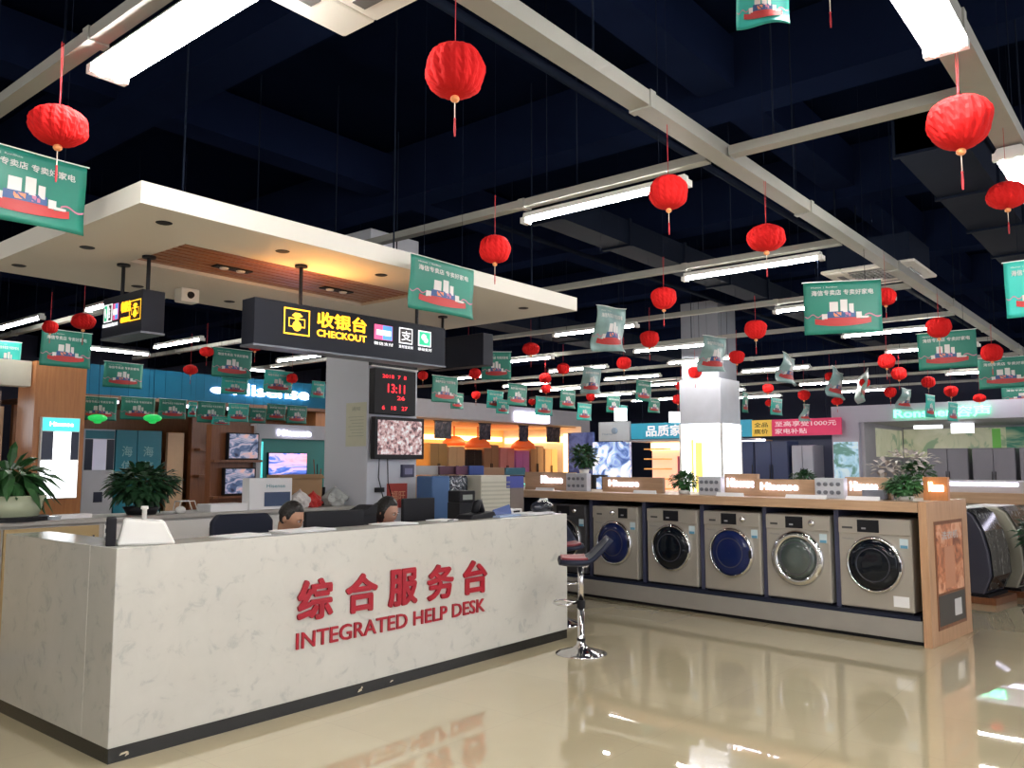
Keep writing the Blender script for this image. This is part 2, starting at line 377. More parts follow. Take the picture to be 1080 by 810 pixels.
for sx in (-.75, .1):
    q = bx(sx - .13, sx + .13, -.12, -.05, .012, .022).build('spotlight_frame', DARK, t)
    for k in (-1, 1): MB().lathe([(.026, .004), (.03, .012)], 12, (sx + k * .06, -.085, 0)).build('lens', WPLAST, t)
for sx in (-1.5, 0, 1.5):
    for sy in (-.8, .8): MB().tube([(sx, sy, zt), (sx, sy, 4.64 - 2.75)], .006, 6).build('hanger_rod', DUCT, t)
for q, lab in (((173, 235), 'nearest the front left canopy corner'), ((298, 265), 'in front of the wooden slats'), ((402, 290), 'between slats and the right green poster'), ((92, 261), 'near the poster at the far left'),
               ((20, 280), 'at the left canopy edge'), ((145, 302), 'above the small hanging sign'), ((242, 318), 'above the left end of the checkout sign'), ((467, 334), 'behind the green poster on the canopy'), ((552, 325), 'at the narrow right end of the canopy')):
    P = atz(q[0], q[1], 2.75)
    P.x = min(max(P.x, 1.95), 5.45); P.y = min(max(P.y, 3.9), 5.86)
    tag(MB().lathe([(.035, -.004), (.042, -.001), (.042, .004)], 16, P).build('recessed_downlight', DARK), 'dark round downlight in the white canopy ' + lab, 'downlight', 'canopy downlights')
t = thing('security_camera', 'small white box camera fixed under the back edge of the canopy', 'camera', (3.05, 5.5, 2.75))
bx(-.07, .07, -.05, .05, -.10, 0).build('body', WPLAST, t, bevel=.01); MB().lathe([(.02, -.07), (.026, -.05)], 12, (0, 0, -.05), 'y').build('lens', BLACK, t)
# ------------------------------------------------------------------ hanging checkout signs
def hand_icon(m, o, s, mi, xd, nd):     # banknote held over a hand
    xd = Vector(xd); o = Vector(o); U = Vector((0, 0, 1)); nd = Vector(nd)
    def P(x, y): return o + xd * (x * s) + U * (y * s) + nd * .004
    def poly(pts): m.add([P(*q) for q in pts], [tuple(range(len(pts)))], mi)
    def ring(x0, x1, y0, y1, w):
        poly([(x0, y0), (x1, y0), (x1, y0 + w), (x0, y0 + w)]); poly([(x0, y1 - w), (x1, y1 - w), (x1, y1), (x0, y1)])
        poly([(x0, y0 + w), (x0 + w, y0 + w), (x0 + w, y1 - w), (x0, y1 - w)]); poly([(x1 - w, y0 + w), (x1, y0 + w), (x1, y1 - w), (x1 - w, y1 - w)])
    ring(-.5, .5, -.44, .44, .045); ring(-.32, .32, -.18, .12, .035)
    poly([(.17 * cos(a * pi / 8), -.14 + .17 * sin(a * pi / 8)) for a in range(16)])
    poly([(-.2, .2), (-.08, .3), (.1, .3), (.22, .2), (.1, .16), (.04, .02), (-.06, .02), (-.1, .16)])
def checkout_sign(loc, rotz, lab, L, flip=False):
    t = thing('checkout_sign', lab, 'hanging sign', loc, rotz, 'hanging checkout signs')
    h = .275 if not flip else .25
    bx(0, L, 0, .14, -h, 0).build('case', SIGNBK, t, bevel=.004)
    bx(-.004, L + .004, -.004, .144, -h - .012, -h).build('lower_trim', M('sign_trim', (.10, .11, .13), .35, .3), t)
    g = MB(); s = L / 1.66; o = lambda x: (x * L if not flip else (x) * L)
    yy = -.003
    if not flip:
        hand_icon(g, (.288, yy, -.115), .185, 0, (1, 0, 0), (0, -1, 0)); g.build('banknote_icon', GLOWY, t); g = MB()
        g.text('收银台', (.435, yy, -.125), .39, .10, m=0, off=.03)
        g.text('CHECKOUT', (.435, yy, -.185), .39, .045, m=0, off=.03)
        ic = [(.89 / L, 1), (1.105 / L, 2), (1.28 / L, 3)]
    else:
        hand_icon(g, (L * .86, yy, -.12), .14, 0, (1, 0, 0), (0, -1, 0)); g.build('banknote_icon', GLOWY, t); g = MB()
        g.text('收银台', (L * .50, yy, -.12), L * .24, .07, m=0, off=.03)
        g.text('CHECKOUT', (L * .50, yy, -.18), L * .24, .032, m=0, off=.03)
        ic = [(.30, 1), (.17, 2), (.06, 3)]
    g.build('yellow_lettering', GLOWY, t)
    for fx, k in ic:
        x = L * fx; w = (.155 if k == 1 else .12) * (1 if not flip else .42); zc = -.10
        q = MB()
        if k == 1:
            q.box(x, x + w, yy - .003, yy, zc - .05, zc + .05, 0).box(x + w * .45, x + w * .98, yy - .004, yy - .003, zc - .048, zc + .048, 1)
            q.box(x + w * .1, x + w * .9, yy - .005, yy - .004, zc - .02, zc + .015, 2)
        elif k == 2:
            q.box(x, x + w, yy - .003, yy, zc - .055, zc + .055, 2).box(x + .008, x + w - .008, yy - .004, yy - .003, zc - .047, zc + .047, 3)
            q.text('支', (x + .016, yy - .006, zc - .034), w - .032, .068, m=2, off=.01)
        else:
            q.box(x, x + w, yy - .003, yy, zc - .055, zc + .055, 2).box(x + .008, x + w - .008, yy - .004, yy - .003, zc - .047, zc + .047, 4)
            q.ball((x + w * .42, yy - .005, zc + .01), (w * .2, .001, .022), 10, 6, 2).ball((x + w * .58, yy - .005, zc - .012), (w * .17, .001, .018), 10, 6, 2)
        q.text(['', '微信支付', '支付宝支付', '移动支付'][k], (x - .005, yy - .004, zc - .088), w + .01, .022, m=2, off=.01)
        q.build('payment_icon', [M('icon_pink', (.8, .12, .3), .4, em=(.9, .12, .3), es=.7), M('icon_blue', (.1, .35, .8), .4, em=(.08, .35, .9), es=.7), M('icon_white', (.9, .9, .9), .4, em=(.9, .92, .95), es=.8), M('icon_black', (.03, .02, .02), .4), M('icon_green', (.02, .5, .25), .4, em=(.02, .55, .28), es=.6)], t)
    return t
def rods(t, xs, top):
    for x in xs:
        MB().tube([(x, .07, 0), (x, .07, top)], .012, 8).build('hanging_rod', DARK, t)
        MB().lathe([(.04, top - .012), (.04, top)], 14, (x, .07, 0)).build('rod_flange', DARK, t)
s1 = checkout_sign((2.765, 4.22, 2.485), radians(-2.5), 'large black hanging sign with yellow lettering and a banknote icon over the desk', 1.545)
rods(s1, (.36, 1.33), .262)
MB().box(.25, .75, .10, .14, 0, .008).build('added_uplight', M('added_uplight_amber', (1, .5, .15), .4, em=(1, .42, .10), es=70, var=0), s1)  # unseen lamp added to give the canopy slats their orange glow
s2 = checkout_sign((2.34, 5.22, 2.53), -pi / 2, 'small black hanging sign with yellow lettering and payment icons, seen at an angle', .5, True)
rods(s2, (.1, .42), .22)
t = thing('unlit_hanging_sign', 'dark unlit hanging sign case jutting out behind the large checkout sign', 'hanging sign', (4.93, 4.95, 2.55), -pi / 2)
bx(0, .62, 0, .12, -.26, 0).build('case', SIGNBK, t, bevel=.004); rods(t, (.1,), .2)
# ------------------------------------------------------------------ lanterns
PROF = {'ball': lambda u: sin(pi * u) ** .55, 'flat': lambda u: sin(pi * u) ** .6, 'drop': lambda u: (sin(pi * u) ** .7) * (1.06 - .28 * (1 - u) if u < 1 else 1)}
def lantern_master(kind):
    t = thing('paper_lantern', '', 'lantern', (0, 0, 0), 0, 'red paper lanterns hanging from the trays')
    n, k = 64, 16; vs = []; hgt = {'ball': .86, 'flat': .70, 'drop': .84}[kind]
    for j in range(k + 1):
        u = j / k; th = u
        for i in range(n):
            a = 2 * pi * i / n
            if kind == 'ball': r = max(.05, sin(pi * u) ** .62)
            elif kind == 'flat': r = max(.08, sin(pi * u) ** .75)
            else: r = max(.06, sin(pi * u ** .82) ** .7)          # widest above the middle, tapering to the bead
            pl = 1 + .085 * abs(sin(a * 8 + (j % 2) * .5)) - .05 + .03 * sin(a * 3 + j)
            z = hgt * (cos(pi * u)) + (.05 * abs(sin(a * 8)) if j in (0, 1) else 0)
            vs.append((r * pl * cos(a), r * pl * sin(a), z))
    fs = [(j * n + i, (j + 1) * n + i, (j + 1) * n + (i + 1) % n, j * n + (i + 1) % n) for j in range(k) for i in range(n)]
    MB().add([Vector(v) for v in vs], fs).build('paper_ball', RED, t, smooth=False)
    MB().ball((0, 0, -hgt - .13), (.16, .16, .13), 14, 8).build('gold_bead', GOLD, t, smooth=True)
    m = MB(); m.tube([(0, 0, -hgt - .2), (0, 0, -hgt - .85)], .018, 5, 0)
    m.lathe([(.03, -hgt - 1.45), (.045, -hgt - 1.2), (.03, -hgt - .88), (.05, -hgt - .84), (.02, -hgt - .8)], 8, m=1)
    m.build('tassel', [M('tassel_cream', (.7, .6, .5), .6), REDT], t)
    c = MB(); c.tube([(.01, 0, 0), (.02, 0, 1)], .012, 5).tube([(-.01, 0, 0), (-.07, 0, 1)], .012, 5).build('hanging_cord', REDT, t, loc=(0, 0, hgt))
    MB().tube([(0, 0, 0), (0, 0, 1)], .012, 4).build('support_wire', DUCT, t)
    return t
LM = {k: lantern_master(k) for k in ('ball', 'flat', 'drop')}; LU = set()
def lantern(px, py, w, label, kind='ball', zc=2.85, Dmax=16.5):
    P = atz(px, py, zc); D = P.x * cos(YAW) + P.y * sin(YAW)
    if px < 345: Dmax = 10.7
    if D > Dmax: P = atD(px, py, Dmax); D = Dmax
    r = w * D / 880 / 2 * .95; r = min(max(r, .07), .125)
    if kind not in LU: LU.add(kind); o = LM[kind]; o['label'] = label
    else: o = dup(LM[kind], P, 0, label)
    o.location = P; o.scale = (r, r, r); o.rotation_euler.z = random.uniform(0, 3)
    ch = [c for c in o.children if c.name.startswith('hanging_cord')][0]
    ch.scale = (1, 1, max(.2, (Z_TRAY - P.z) / r - ch.location.z))
    wr = [c for c in o.children if c.name.startswith('support_wire')][0]
    wr.location = (0, 0, (Z_TRAY - P.z) / r); wr.scale = (1, 1, (4.648 - Z_TRAY) / r)
    return o
L_ = 'red paper lantern '
for a in [
 (480, 75, 68, 'largest red paper lantern, hanging alone at the top centre', 'ball'),
 (62, 133, 62, 'crumpled red paper lantern right above the green poster at the far left', 'flat'),
 (1012, 131, 68, 'large pleated red paper lantern under the bright light at the top right', 'drop'),
 (705, 203, 43, 'round red paper lantern overlapping the end of the long tube light', 'ball'),
 (808, 251, 42, 'squat red paper lantern above the second long tube light', 'flat'),
 (522, 263, 35, 'red paper lantern beside the right end of the white canopy', 'ball'),
 (1062, 206, 42, 'pinkish red paper lantern at the right edge under a bright light', 'flat'),
 (700, 315, 28, L_ + 'straight below the round one at the tube light end', 'drop'),
 (797, 348, 24, L_ + 'above the pillar, left of the widest green poster', 'drop'),
 (685, 358, 21, 'dark red paper lantern in front of a thin tube light right of a pale poster', 'drop'),
 (777, 377, 17, 'dark red paper lantern just right of the curled pale poster over the pillar', 'drop'),
 (658, 383, 16, 'small red paper lantern below the tilted pale poster', 'ball'),
 (733, 393, 15, 'small bright red lantern touching the top left of the white pillar', 'drop'),
 (718, 407, 11, 'upper of two tiny red lanterns on the left of the white pillar', 'ball'),
 (715, 421, 12, 'lower of two tiny red lanterns on the left of the white pillar', 'ball'),
 (560, 368, 19, L_ + 'between the canopy end and the tilted pale poster', 'flat'),
 (575, 399, 13, 'upper of two touching small red lanterns over the warm lit shop', 'ball'),
 (576, 410, 11, 'lower of two touching small red lanterns over the warm lit shop', 'ball'),
 (594, 389, 14, 'small dark red lantern right of the two touching lanterns', 'ball'),
 (494, 371, 17, L_ + 'just right of the checkout sign end', 'ball'),
 (501, 394, 13, 'small red paper lantern under the one beside the checkout sign end', 'ball'),
 (502, 417, 10, 'tiny red paper lantern hanging lowest left over the warm lit shop', 'drop'),
 (446, 396, 11, 'small red lantern right beside the red digital clock', 'ball'),
 (623, 419, 10, 'tiny red lantern under the small pale poster left of the pillar', 'drop'),
 (561, 424, 7, 'tiny dark red lantern just above the glowing white shop sign', 'drop'),
 (934, 313, 22, 'red paper lantern half hidden behind the big green poster under the air conditioner', 'ball'),
 (990, 346, 26, 'red paper lantern overlapping the top of the right green poster', 'drop'),
 (1046, 372, 22, 'red paper lantern above the green poster at the right edge', 'ball'),
 (935, 381, 18, 'bright red paper lantern below the big green poster on the right', 'ball'),
 (948, 394, 16, 'dull red lantern just right of the bright one below the big poster', 'ball'),
 (912, 404, 11, 'small red lantern between two narrow pale posters over the tube lights', 'drop'),
 (939, 414, 13, 'small dark red lantern over the left part of the shop fascia with green letters', 'drop'),
 (979, 403, 14, 'small red lantern under the left corner of the right green poster', 'ball'),
 (1003, 413, 14, 'small red lantern directly above the green shop letters', 'drop'),
 (1033, 420, 13, 'small red lantern above the last green shop letters', 'flat'),
 (848, 417, 13, 'small red lantern hanging over the pink red banner', 'drop'),
 (883, 423, 12, 'small red lantern touching the left corner of the lavender fascia', 'flat'),
 (875, 397, 9, 'tiny red lantern left of the narrow pale poster on the right', 'ball'),
 (810, 410, 12, 'small red lantern just right of the white pillar top', 'drop'),
 (811, 425, 8, 'tiny red lantern beside the green lit poster right of the pillar', 'ball'),
 (88, 339, 25, 'red paper lantern between the left green posters and the small hanging sign', 'flat'),
 (53, 345, 14, 'red paper lantern peeking over the top left corner of a green poster at left', 'ball'),
 (218, 371, 15, 'small red lantern touching a green poster over the blue fascia', 'flat'),
 (201, 390, 15, 'small red lantern in front of the blue fascia top edge', 'flat'),
 (269, 363, 18, 'red lantern just under the left end of the large checkout sign', 'drop'),
 (308, 399, 10, 'tiny red lantern beside the green poster before the glowing blue shop sign', 'ball')]:
    lantern(*a[:4], kind=a[4], Dmax=(13.5 if a[0] > 820 else 16.5))
P = atz(875, -32, 2.85)
lantern(874, -30, 40, 'red paper lantern of which only the tassel hangs in at the top edge', 'ball')
# ------------------------------------------------------------------ green posters
def poster_master(kind, sheet):
    t = thing('hanging_poster', '', 'hanging poster', (0, 0, 0), 0, 'green ship posters hanging from the trays')
    curl = {'flat': .02, 'pale': .10}[kind]
    def wv(x, z): return curl * (sin(x * 5.2 + z * 2.5) + .5 * sin(z * 6)) * (.5 + abs(z)) - (0 if kind == 'flat' else .08 * (x * x))
    def wp(p, o=0): return Vector((p[0], wv(p[0], p[2]) - o, p[2]))
    nx, nz = 14, 12; vs = []
    for j in range(nz + 1):
        for i in range(nx + 1):
            vs.append(wp((-.5 + i / nx, 0, -j / nz)))
    fs = [(j * (nx + 1) + i, (j + 1) * (nx + 1) + i, (j + 1) * (nx + 1) + i + 1, j * (nx + 1) + i + 1) for j in range(nz) for i in range(nx)]
    sh = MB().add(vs, fs).build('cloth', sheet, t, smooth=True)
    so = sh.modifiers.new('thick', 'SOLIDIFY'); so.thickness = .004; so.offset = 0
    g = MB()
    def art(pts, m):
        g.add([wp((x, 0, z), .012) for x, z in pts], [tuple(range(len(pts)))[::-1]], m)
    def rect(x0, x1, z0, z1, m):
        k = 4
        for i in range(k):
            a = x0 + (x1 - x0) * i / k; b = x0 + (x1 - x0) * (i + 1) / k; art([(a, z0), (a, z1), (b, z1), (b, z0)], m)
    g.text('海信专卖店 专卖好家电', (-.40, 0, -.27), .80, .105, m=0, off=.02, wrap=lambda p: wp(p, .012))
    g.text('Hisense  |  RonShen', (-.40, 0, -.13), .34, .035, m=0, off=.01, wrap=lambda p: wp(p, .012))
    for i in range(8):                        # red hull, curving up at the ends
        a = -.36 + i * .09; b = a + .09; f = lambda x: .10 * (x / .36) ** 2
        art([(a, -.86 + f(a) * .55), (a, -.76 + f(a) * .6), (b, -.76 + f(b) * .6), (b, -.86 + f(b) * .55)], 1)
    for x0, x1, z0, z1, c in ((-.17, -.06, -.58, -.40, 0), (-.03, .06, -.6, -.36, 0), (.08, .14, -.62, -.44, 0), (-.20, .16, -.70, -.58, 2), (-.12, -.02, -.68, -.60, 3), (.03, .10, -.68, -.6, 4),
                              (-.27, -.20, -.72, -.62, 0), (.17, .24, -.72, -.60, 0), (-.24, .22, -.76, -.70, 1), (.24, .33, -.72, -.68, 0)):
        rect(x0, x1, z0, z1, c)
    for i in range(10):
        a = -.49 + i * .022; art([(a, -.66 - .03 * sin(i)), (a, -.64 - .03 * sin(i)), (a + .022, -.64 - .03 * sin(i + 1)), (a + .022, -.66 - .03 * sin(i + 1))], 4)
        a = .28 + i * .021; art([(a, -.68 + .03 * sin(i * .6)), (a, -.655 + .03 * sin(i * .6)), (a + .021, -.655 + .03 * sin(i * .6 + .6)), (a + .021, -.68 + .03 * sin(i * .6 + .6))], 4)
    g.build('print', [SHIPW, HULL, SHIPB, SHIPO, RIBBON], t)
    r = MB(); r.tube([wp((-.52 + i * .104, 0, 0)) for i in range(11)], .010, 6); r.build('top_rod', WPLAST, t)
    return t
def cords(t, sx, sz, up):
    m = MB()
    for x in (-.3, .3): m.tube([(x, 0, 0), (x, 0, up / sz)], .004, 4)
    m.build('cord', DUCT, t)
PM = {'green': poster_master('flat', GREEN), 'teal': poster_master('flat', TEAL_LIT), 'pale': poster_master('pale', PALE_GLARE)}; PU = set()
CORD = {k: (MB().tube([(-.3, 0, 0), (-.3, 0, 1)], .003, 4).tube([(.3, 0, 0), (.3, 0, 1)], .003, 4).build('hanging_cord', DUCT, PM[k])) for k in PM}
def poster(x0, y0, x1, y1, hp, label, kind='green', ax='y', zt=2.95, Dmax=16, yaw=None):
    cx = (x0 + x1) / 2; cy = (y0 + y1) / 2; P = atz(cx, cy, zt); D = P.x * cos(YAW) + P.y * sin(YAW)
    if D > Dmax: P = atD(cx, cy, Dmax); D = Dmax
    rz = 0 if ax == 'x' else -pi / 2
    if yaw is not None: rz = radians(yaw)
    if cx < 345 and D > 10.6: P = atD(cx, cy, 10.6); D = 10.6
    d = Vector((cos(rz), sin(rz), 0)); nn = Vector((-d.y, d.x, 0)); h = hp * D / 880
    def hit(x, y): q = ray(x, y); return q * (nn.dot(P - Vector((0, 0, H))) / nn.dot(q)) + Vector((0, 0, H))
    A, B = hit(x0, y0), hit(x1, y1); wpx = (Vector((B.x - A.x, B.y - A.y, 0))).length; z0 = P.z; P = (A + B) / 2; P.z = z0
    if kind not in PU: PU.add(kind); o = PM[kind]
    else: o = dup(PM[kind], P)
    o['label'] = label; o.location = P; o.rotation_euler = (0, 0, rz); o.scale = (wpx, .5, h)
    for c in o.children:
        if c.name.startswith('hanging_cord'): c.scale = (1, 1, (4.648 - P.z) / h)
    return o
G_ = 'green ship poster '
for a in [
 (-36, 139, 92, 180, 81, 'large green poster cut by the left edge of the photo, under a crumpled lantern', 'green', 'x'),
 (433, 268, 500, 284, 57, 'green ship poster hanging before the right part of the white canopy', 'green', 'x', 2.80),
 (847, 299, 929, 294, 57, 'widest green poster on the right, hanging below the air conditioner', 'green', 'y', 2.95, 16, -66),
 (967, 352, 1029, 347, 40, 'green ship poster with a lantern at its top, right of the widest one', 'green', 'y'),
 (1031, 379, 1092, 374, 33, 'green ship poster at the right edge, upper of two overlapping', 'green', 'y'),
 (1056, 409, 1112, 406, 17, 'green ship poster at the right edge, lower of two overlapping', 'green', 'y'),
 (1058, 275, 1140, 269, 62, 'bright green poster cut off by the right edge below the lantern', 'teal', 'y'),
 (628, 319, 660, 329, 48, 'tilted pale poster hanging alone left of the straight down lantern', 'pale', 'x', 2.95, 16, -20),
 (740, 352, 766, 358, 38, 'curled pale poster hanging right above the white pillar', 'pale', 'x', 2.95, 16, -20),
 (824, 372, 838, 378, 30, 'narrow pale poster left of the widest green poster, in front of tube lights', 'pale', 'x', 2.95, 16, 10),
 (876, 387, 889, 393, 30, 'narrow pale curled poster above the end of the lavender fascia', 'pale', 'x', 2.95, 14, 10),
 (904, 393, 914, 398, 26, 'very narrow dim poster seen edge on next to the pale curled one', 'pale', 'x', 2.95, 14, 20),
 (949, 408, 961, 412, 22, 'small poster whitened by glare just above the green shop letters', 'pale', 'x', 2.95, 13.5, -5),
 (976, 416, 986, 417, 24, 'narrow greenish poster covering the middle of the green shop letters', 'teal', 'x', 2.95, 13.5, -5),
 (1000, 424, 1010, 425, 20, 'narrow green poster hanging in front of the last Latin shop letter', 'teal', 'x', 2.95, 13.5, -5),
 (508, 371, 539, 371, 30, 'green ship poster right of the lantern beside the checkout sign end', 'green', 'y', 2.95, 16, -50),
 (456, 396, 483, 398, 28, 'green ship poster near the red digital clock', 'green', 'x'),
 (476, 414, 489, 415, 17, 'small green poster corner behind the one near the clock', 'green', 'x'),
 (514, 411, 531, 413, 19, 'small bright teal poster over the warm lit shop, left one of a pair', 'teal', 'x'),
 (524, 420, 537, 423, 15, 'small bright teal poster over the warm lit shop, lower one of a pair', 'teal', 'x'),
 (536, 405, 556, 405, 23, 'bluish green poster hanging just above the glowing white shop sign', 'green', 'x'),
 (565, 417, 583, 420, 20, 'small bright teal poster right of the glowing white shop sign', 'teal', 'x'),
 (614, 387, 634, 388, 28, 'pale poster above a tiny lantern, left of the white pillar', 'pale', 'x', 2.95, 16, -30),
 (591, 411, 607, 411, 20, 'dim green poster between the teal poster and the pale poster', 'green', 'x'),
 (609, 424, 624, 427, 18, 'bright teal poster lowest on the right end of the warm shop fascia', 'teal', 'x'),
 (671, 401, 687, 402, 22, 'dim green poster left of the two tiny lanterns by the pillar', 'green', 'x'),
 (684, 420, 696, 421, 15, 'tiny green poster lower left of the white pillar', 'green', 'x'),
 (640, 417, 654, 418, 18, 'tiny dim green poster above the teal banner start', 'green', 'x'),
 (653, 427, 662, 428, 16, 'tiny bright teal poster just above the teal banner', 'teal', 'x'),
 (783, 413, 789, 414, 22, 'tiny green poster touching the right side of the white pillar', 'green', 'x'),
 (813, 420, 825, 420, 18, 'vivid green lit poster between the pillar and the pink red banner', 'teal', 'x'),
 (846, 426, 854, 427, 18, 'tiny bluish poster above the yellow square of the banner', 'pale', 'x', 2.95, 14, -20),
 (-5, 358, 23, 362, 32, 'bright green poster cut off by the left edge beside the wooden pillar', 'teal', 'x'),
 (44, 346, 97, 352, 39, 'green ship poster hanging over the orange wooden pillar', 'green', 'x'),
 (110, 381, 151, 384, 27, 'green ship poster hanging before the left part of the blue fascia', 'green', 'x'),
 (225, 365, 266, 371, 31, 'upper green ship poster of the pair before the glowing blue shop sign', 'green', 'x'),
 (234, 398, 262, 400, 17, 'lower teal poster of the pair before the glowing blue shop sign', 'teal', 'x'),
 (279, 389, 309, 393, 24, 'teal ship poster in front of the glowing shop sign under the checkout sign', 'teal', 'x'),
 (329, 401, 343, 403, 18, 'teal poster half hidden by the checkout pillar', 'teal', 'x'),
 (86, 418, 124, 419, 25, 'first green poster from the left in the low row under the blue fascia', 'green', 'x', 2.65),
 (128, 418, 164, 420, 24, 'second green poster from the left in the low row under the blue fascia', 'green', 'x', 2.65),
 (168, 420, 197, 422, 21, 'third green poster from the left in the low row under the blue fascia', 'green', 'x', 2.65),
 (199, 424, 208, 424, 16, 'narrow teal poster between the third and fifth posters of the low row', 'teal', 'x', 2.6),
 (209, 423, 238, 425, 22, 'fifth green poster from the left in the low row under the blue fascia', 'green', 'x', 2.6),
 (241, 425, 263, 427, 19, 'sixth green poster in the low row, right of the fifth', 'teal', 'x', 2.6),
 (224, 439, 243, 440, 9, 'short teal poster peeking out below the low row', 'teal', 'x', 2.55),
 (264, 430, 281, 431, 16, 'seventh poster of the low row, lower than its neighbours', 'green', 'x', 2.55),
 (282, 426, 302, 427, 17, 'eighth poster of the low row, above the grey shop frame', 'green', 'x', 2.6),
 (303, 427, 324, 429, 19, 'last green poster of the low row, next to the pillar', 'green', 'x', 2.6)]:
    x0, y0, x1, y1, hp, lab, kind, ax = a[:8]; r = a[8:]
    poster(x0, y0, x1, y1, hp, lab, kind, ax, *(r))
poster(776, -22, 832, -20, 53, 'bright teal poster of which only the curled lower corner shows at the top edge', 'teal', 'y', 2.95, 16, -60)
# ------------------------------------------------------------------ service desk
t = thing('service_desk', 'long white marble service desk with red Chinese and English lettering', 'service desk', (2.06, 4.31, 0))
m = MB(); m.box(0, 3.97, 0, .30, .075, 1.07).build('front_counter', MARBLE, t, bevel=.004)
bx(0, .26, .302, 1.46, .075, 1.07).build('side_counter', MARBLE, t, bevel=.004)
bx(.3, 3.9, .302, .85, .72, .75).build('worktop', M('worktop_cream', (.55, .52, .46), .4), t)
m = MB(); m.box(.004, 3.966, .004, .28, 0, .0745).box(.004, .24, .28, 1.45, 0, .0745); m.build('kick_board', M('black_kick', (.012, .012, .012), .25), t)
m = MB()
x0s = [3.18, 3.62, 4.06, 4.50]
cn = '综合服务台'; xs = [1.12, 1.495, 1.865, 2.238, 2.615]
for i, ch in enumerate(cn):
    m.text(ch, (xs[i], -.001, .537 - .004 * i), .272, .252, ex=.014, off=.032)
m.build('chinese_lettering', REDL, t)
m = MB(); m.text('INTEGRATED HELP DESK', (1.12, -.001, .375), 1.745, .10, ex=.010, off=.012); m.build('english_lettering', REDL, t)
m = MB()
for (x, z, w, h) in ((1.62, .022, .035, .02), (1.64, .036, .02, .018), (1.9, .03, .03, .012), (.06, .03, .05, .014), (.09, .02, .02, .02)):
    m.prism([(x, -.001, z), (x + w, -.001, z + .006), (x + w * .8, -.001, z + h), (x + .01, -.001, z + h * .8)], (0, .002, 0))
m.build('peeled_patch', M('glue_patch', (.6, .52, .38), .8), t)
# scanner/printer at the desk corner
t = thing('ticket_printer', 'white wedge shaped ticket printer with black back on the near left desk corner', 'printer', (2.27, 4.45, 1.07), radians(-25))
MB().prism([(-.13, -.08, 0), (.16, -.08, 0), (.10, -.08, .125), (-.10, -.08, .14)], (0, .16, 0)).build('housing', WPLAST, t, bevel=.012)
m = MB().box(-.185, -.135, -.07, .07, 0, .15); m.build('rear_cover', BLACK, t, bevel=.006)
for z in (.03, .07, .11): bx(-.19, -.185, -.045, .045, z, z + .018).build('port', M('port_grey', (.2, .2, .22), .4), t)
MB().lathe([(.014, .13), (.012, .185), (.02, .19), (.018, .205)], 12, (0, 0, 0)).build('stub_antenna', WPLAST, t, smooth=True)
# papers and folders on the desk top
def paper(x, y, w, h, rz, lab, z=1.072, mat=PAPER, n=5, th=.004):
    m = MB(); r = random.Random(int(x * 1000))
    for i in range(n):
        T = Matrix.Rotation(r.uniform(-.12, .12), 4, 'Z'); m.box(-w / 2, w / 2, -h / 2, h / 2, i * th * .4, i * th * .4 + th * .3, 0, T)
    return tag(m.build('paper_stack', mat, loc=(x, y, z), rotz=rz), lab, 'papers')
paper(2.88, 4.47, .30, .2, .1, 'thin sheets of white paper beside the ticket printer')
paper(3.35, 4.49, .38, .2, 0, 'white sheets and book lying before the man at the desk', th=.006)
paper(4.15, 4.50, .3, .2, -.05, 'loose papers with a pink sheet between the two desk workers')
paper(4.65, 4.50, .2, .16, .1, 'small stack of white slips before the woman in red')
paper(5.72, 4.47, .42, .2, .06, 'pile of white forms on the right end of the desk', n=7, th=.006)
t = thing('document_folder', 'blue document folder propped open on the desk', 'folder', (5.36, 4.5, 1.072), .1)
MB().prism([(-.18, 0, 0), (.16, 0, 0), (.15, .02, .09), (-.08, .02, .055)], (0, .012, 0)).build('cover', M('folder_blue', (.05, .09, .26), .4), t)
bx(-.17, .16, -.1, 0, 0, .012).build('sheets', M('sheet_blue', (.35, .45, .65), .5), t)
t = thing('desk_telephone', 'black desk telephone with a raised receiver left of the blue folder', 'telephone', (5.05, 4.5, 1.07), .15)
MB().prism([(-.2, -.07, 0), (.2, -.07, 0), (.16, -.07, .05), (-.16, -.07, .035)], (0, .15, 0)).build('base', BLACK, t, bevel=.008)
MB().tube([(-.03, 0, .045), (.0, 0, .12), (.03, 0, .13), (.07, 0, .05)], [.03, .035, .03, .03], 10).build('receiver', BLACK, t, smooth=True)
t = thing('card_reader', 'small white box with a black display on the right desk end', 'card reader', (5.72, 4.72, 1.02), .2)
bx(-.15, .15, -.06, .06, -.27, .09).build('body', WPLAST, t, bevel=.008); bx(-.02, .09, -.066, -.06, .02, .075).build('display', BLACK, t)
t = thing('handbag', 'glossy black handbag at the right end of the desk', 'bag', (5.92, 4.5, 1.07), .1)
MB().ball((0, 0, .055), (.16, .07, .06), 20, 10).build('body', M('black_gloss', (.012, .014, .022), .2), t, smooth=True)
MB().tube([(-.1, 0, .08), (-.06, -.02, .125), (.05, -.02, .125), (.1, 0, .08)], .009, 8).build('handle', M('bag_handle', (.5, .5, .52), .3), t, smooth=True)
t = thing('pen', 'black pen lying on the papers at the desk middle', 'pen', (4.62, 4.38, 1.078), .4)
MB().tube([(-.06, 0, .004), (.05, 0, .004), (.07, 0, .004)], [.004, .004, .001], 8).build('barrel', BLACK, t)
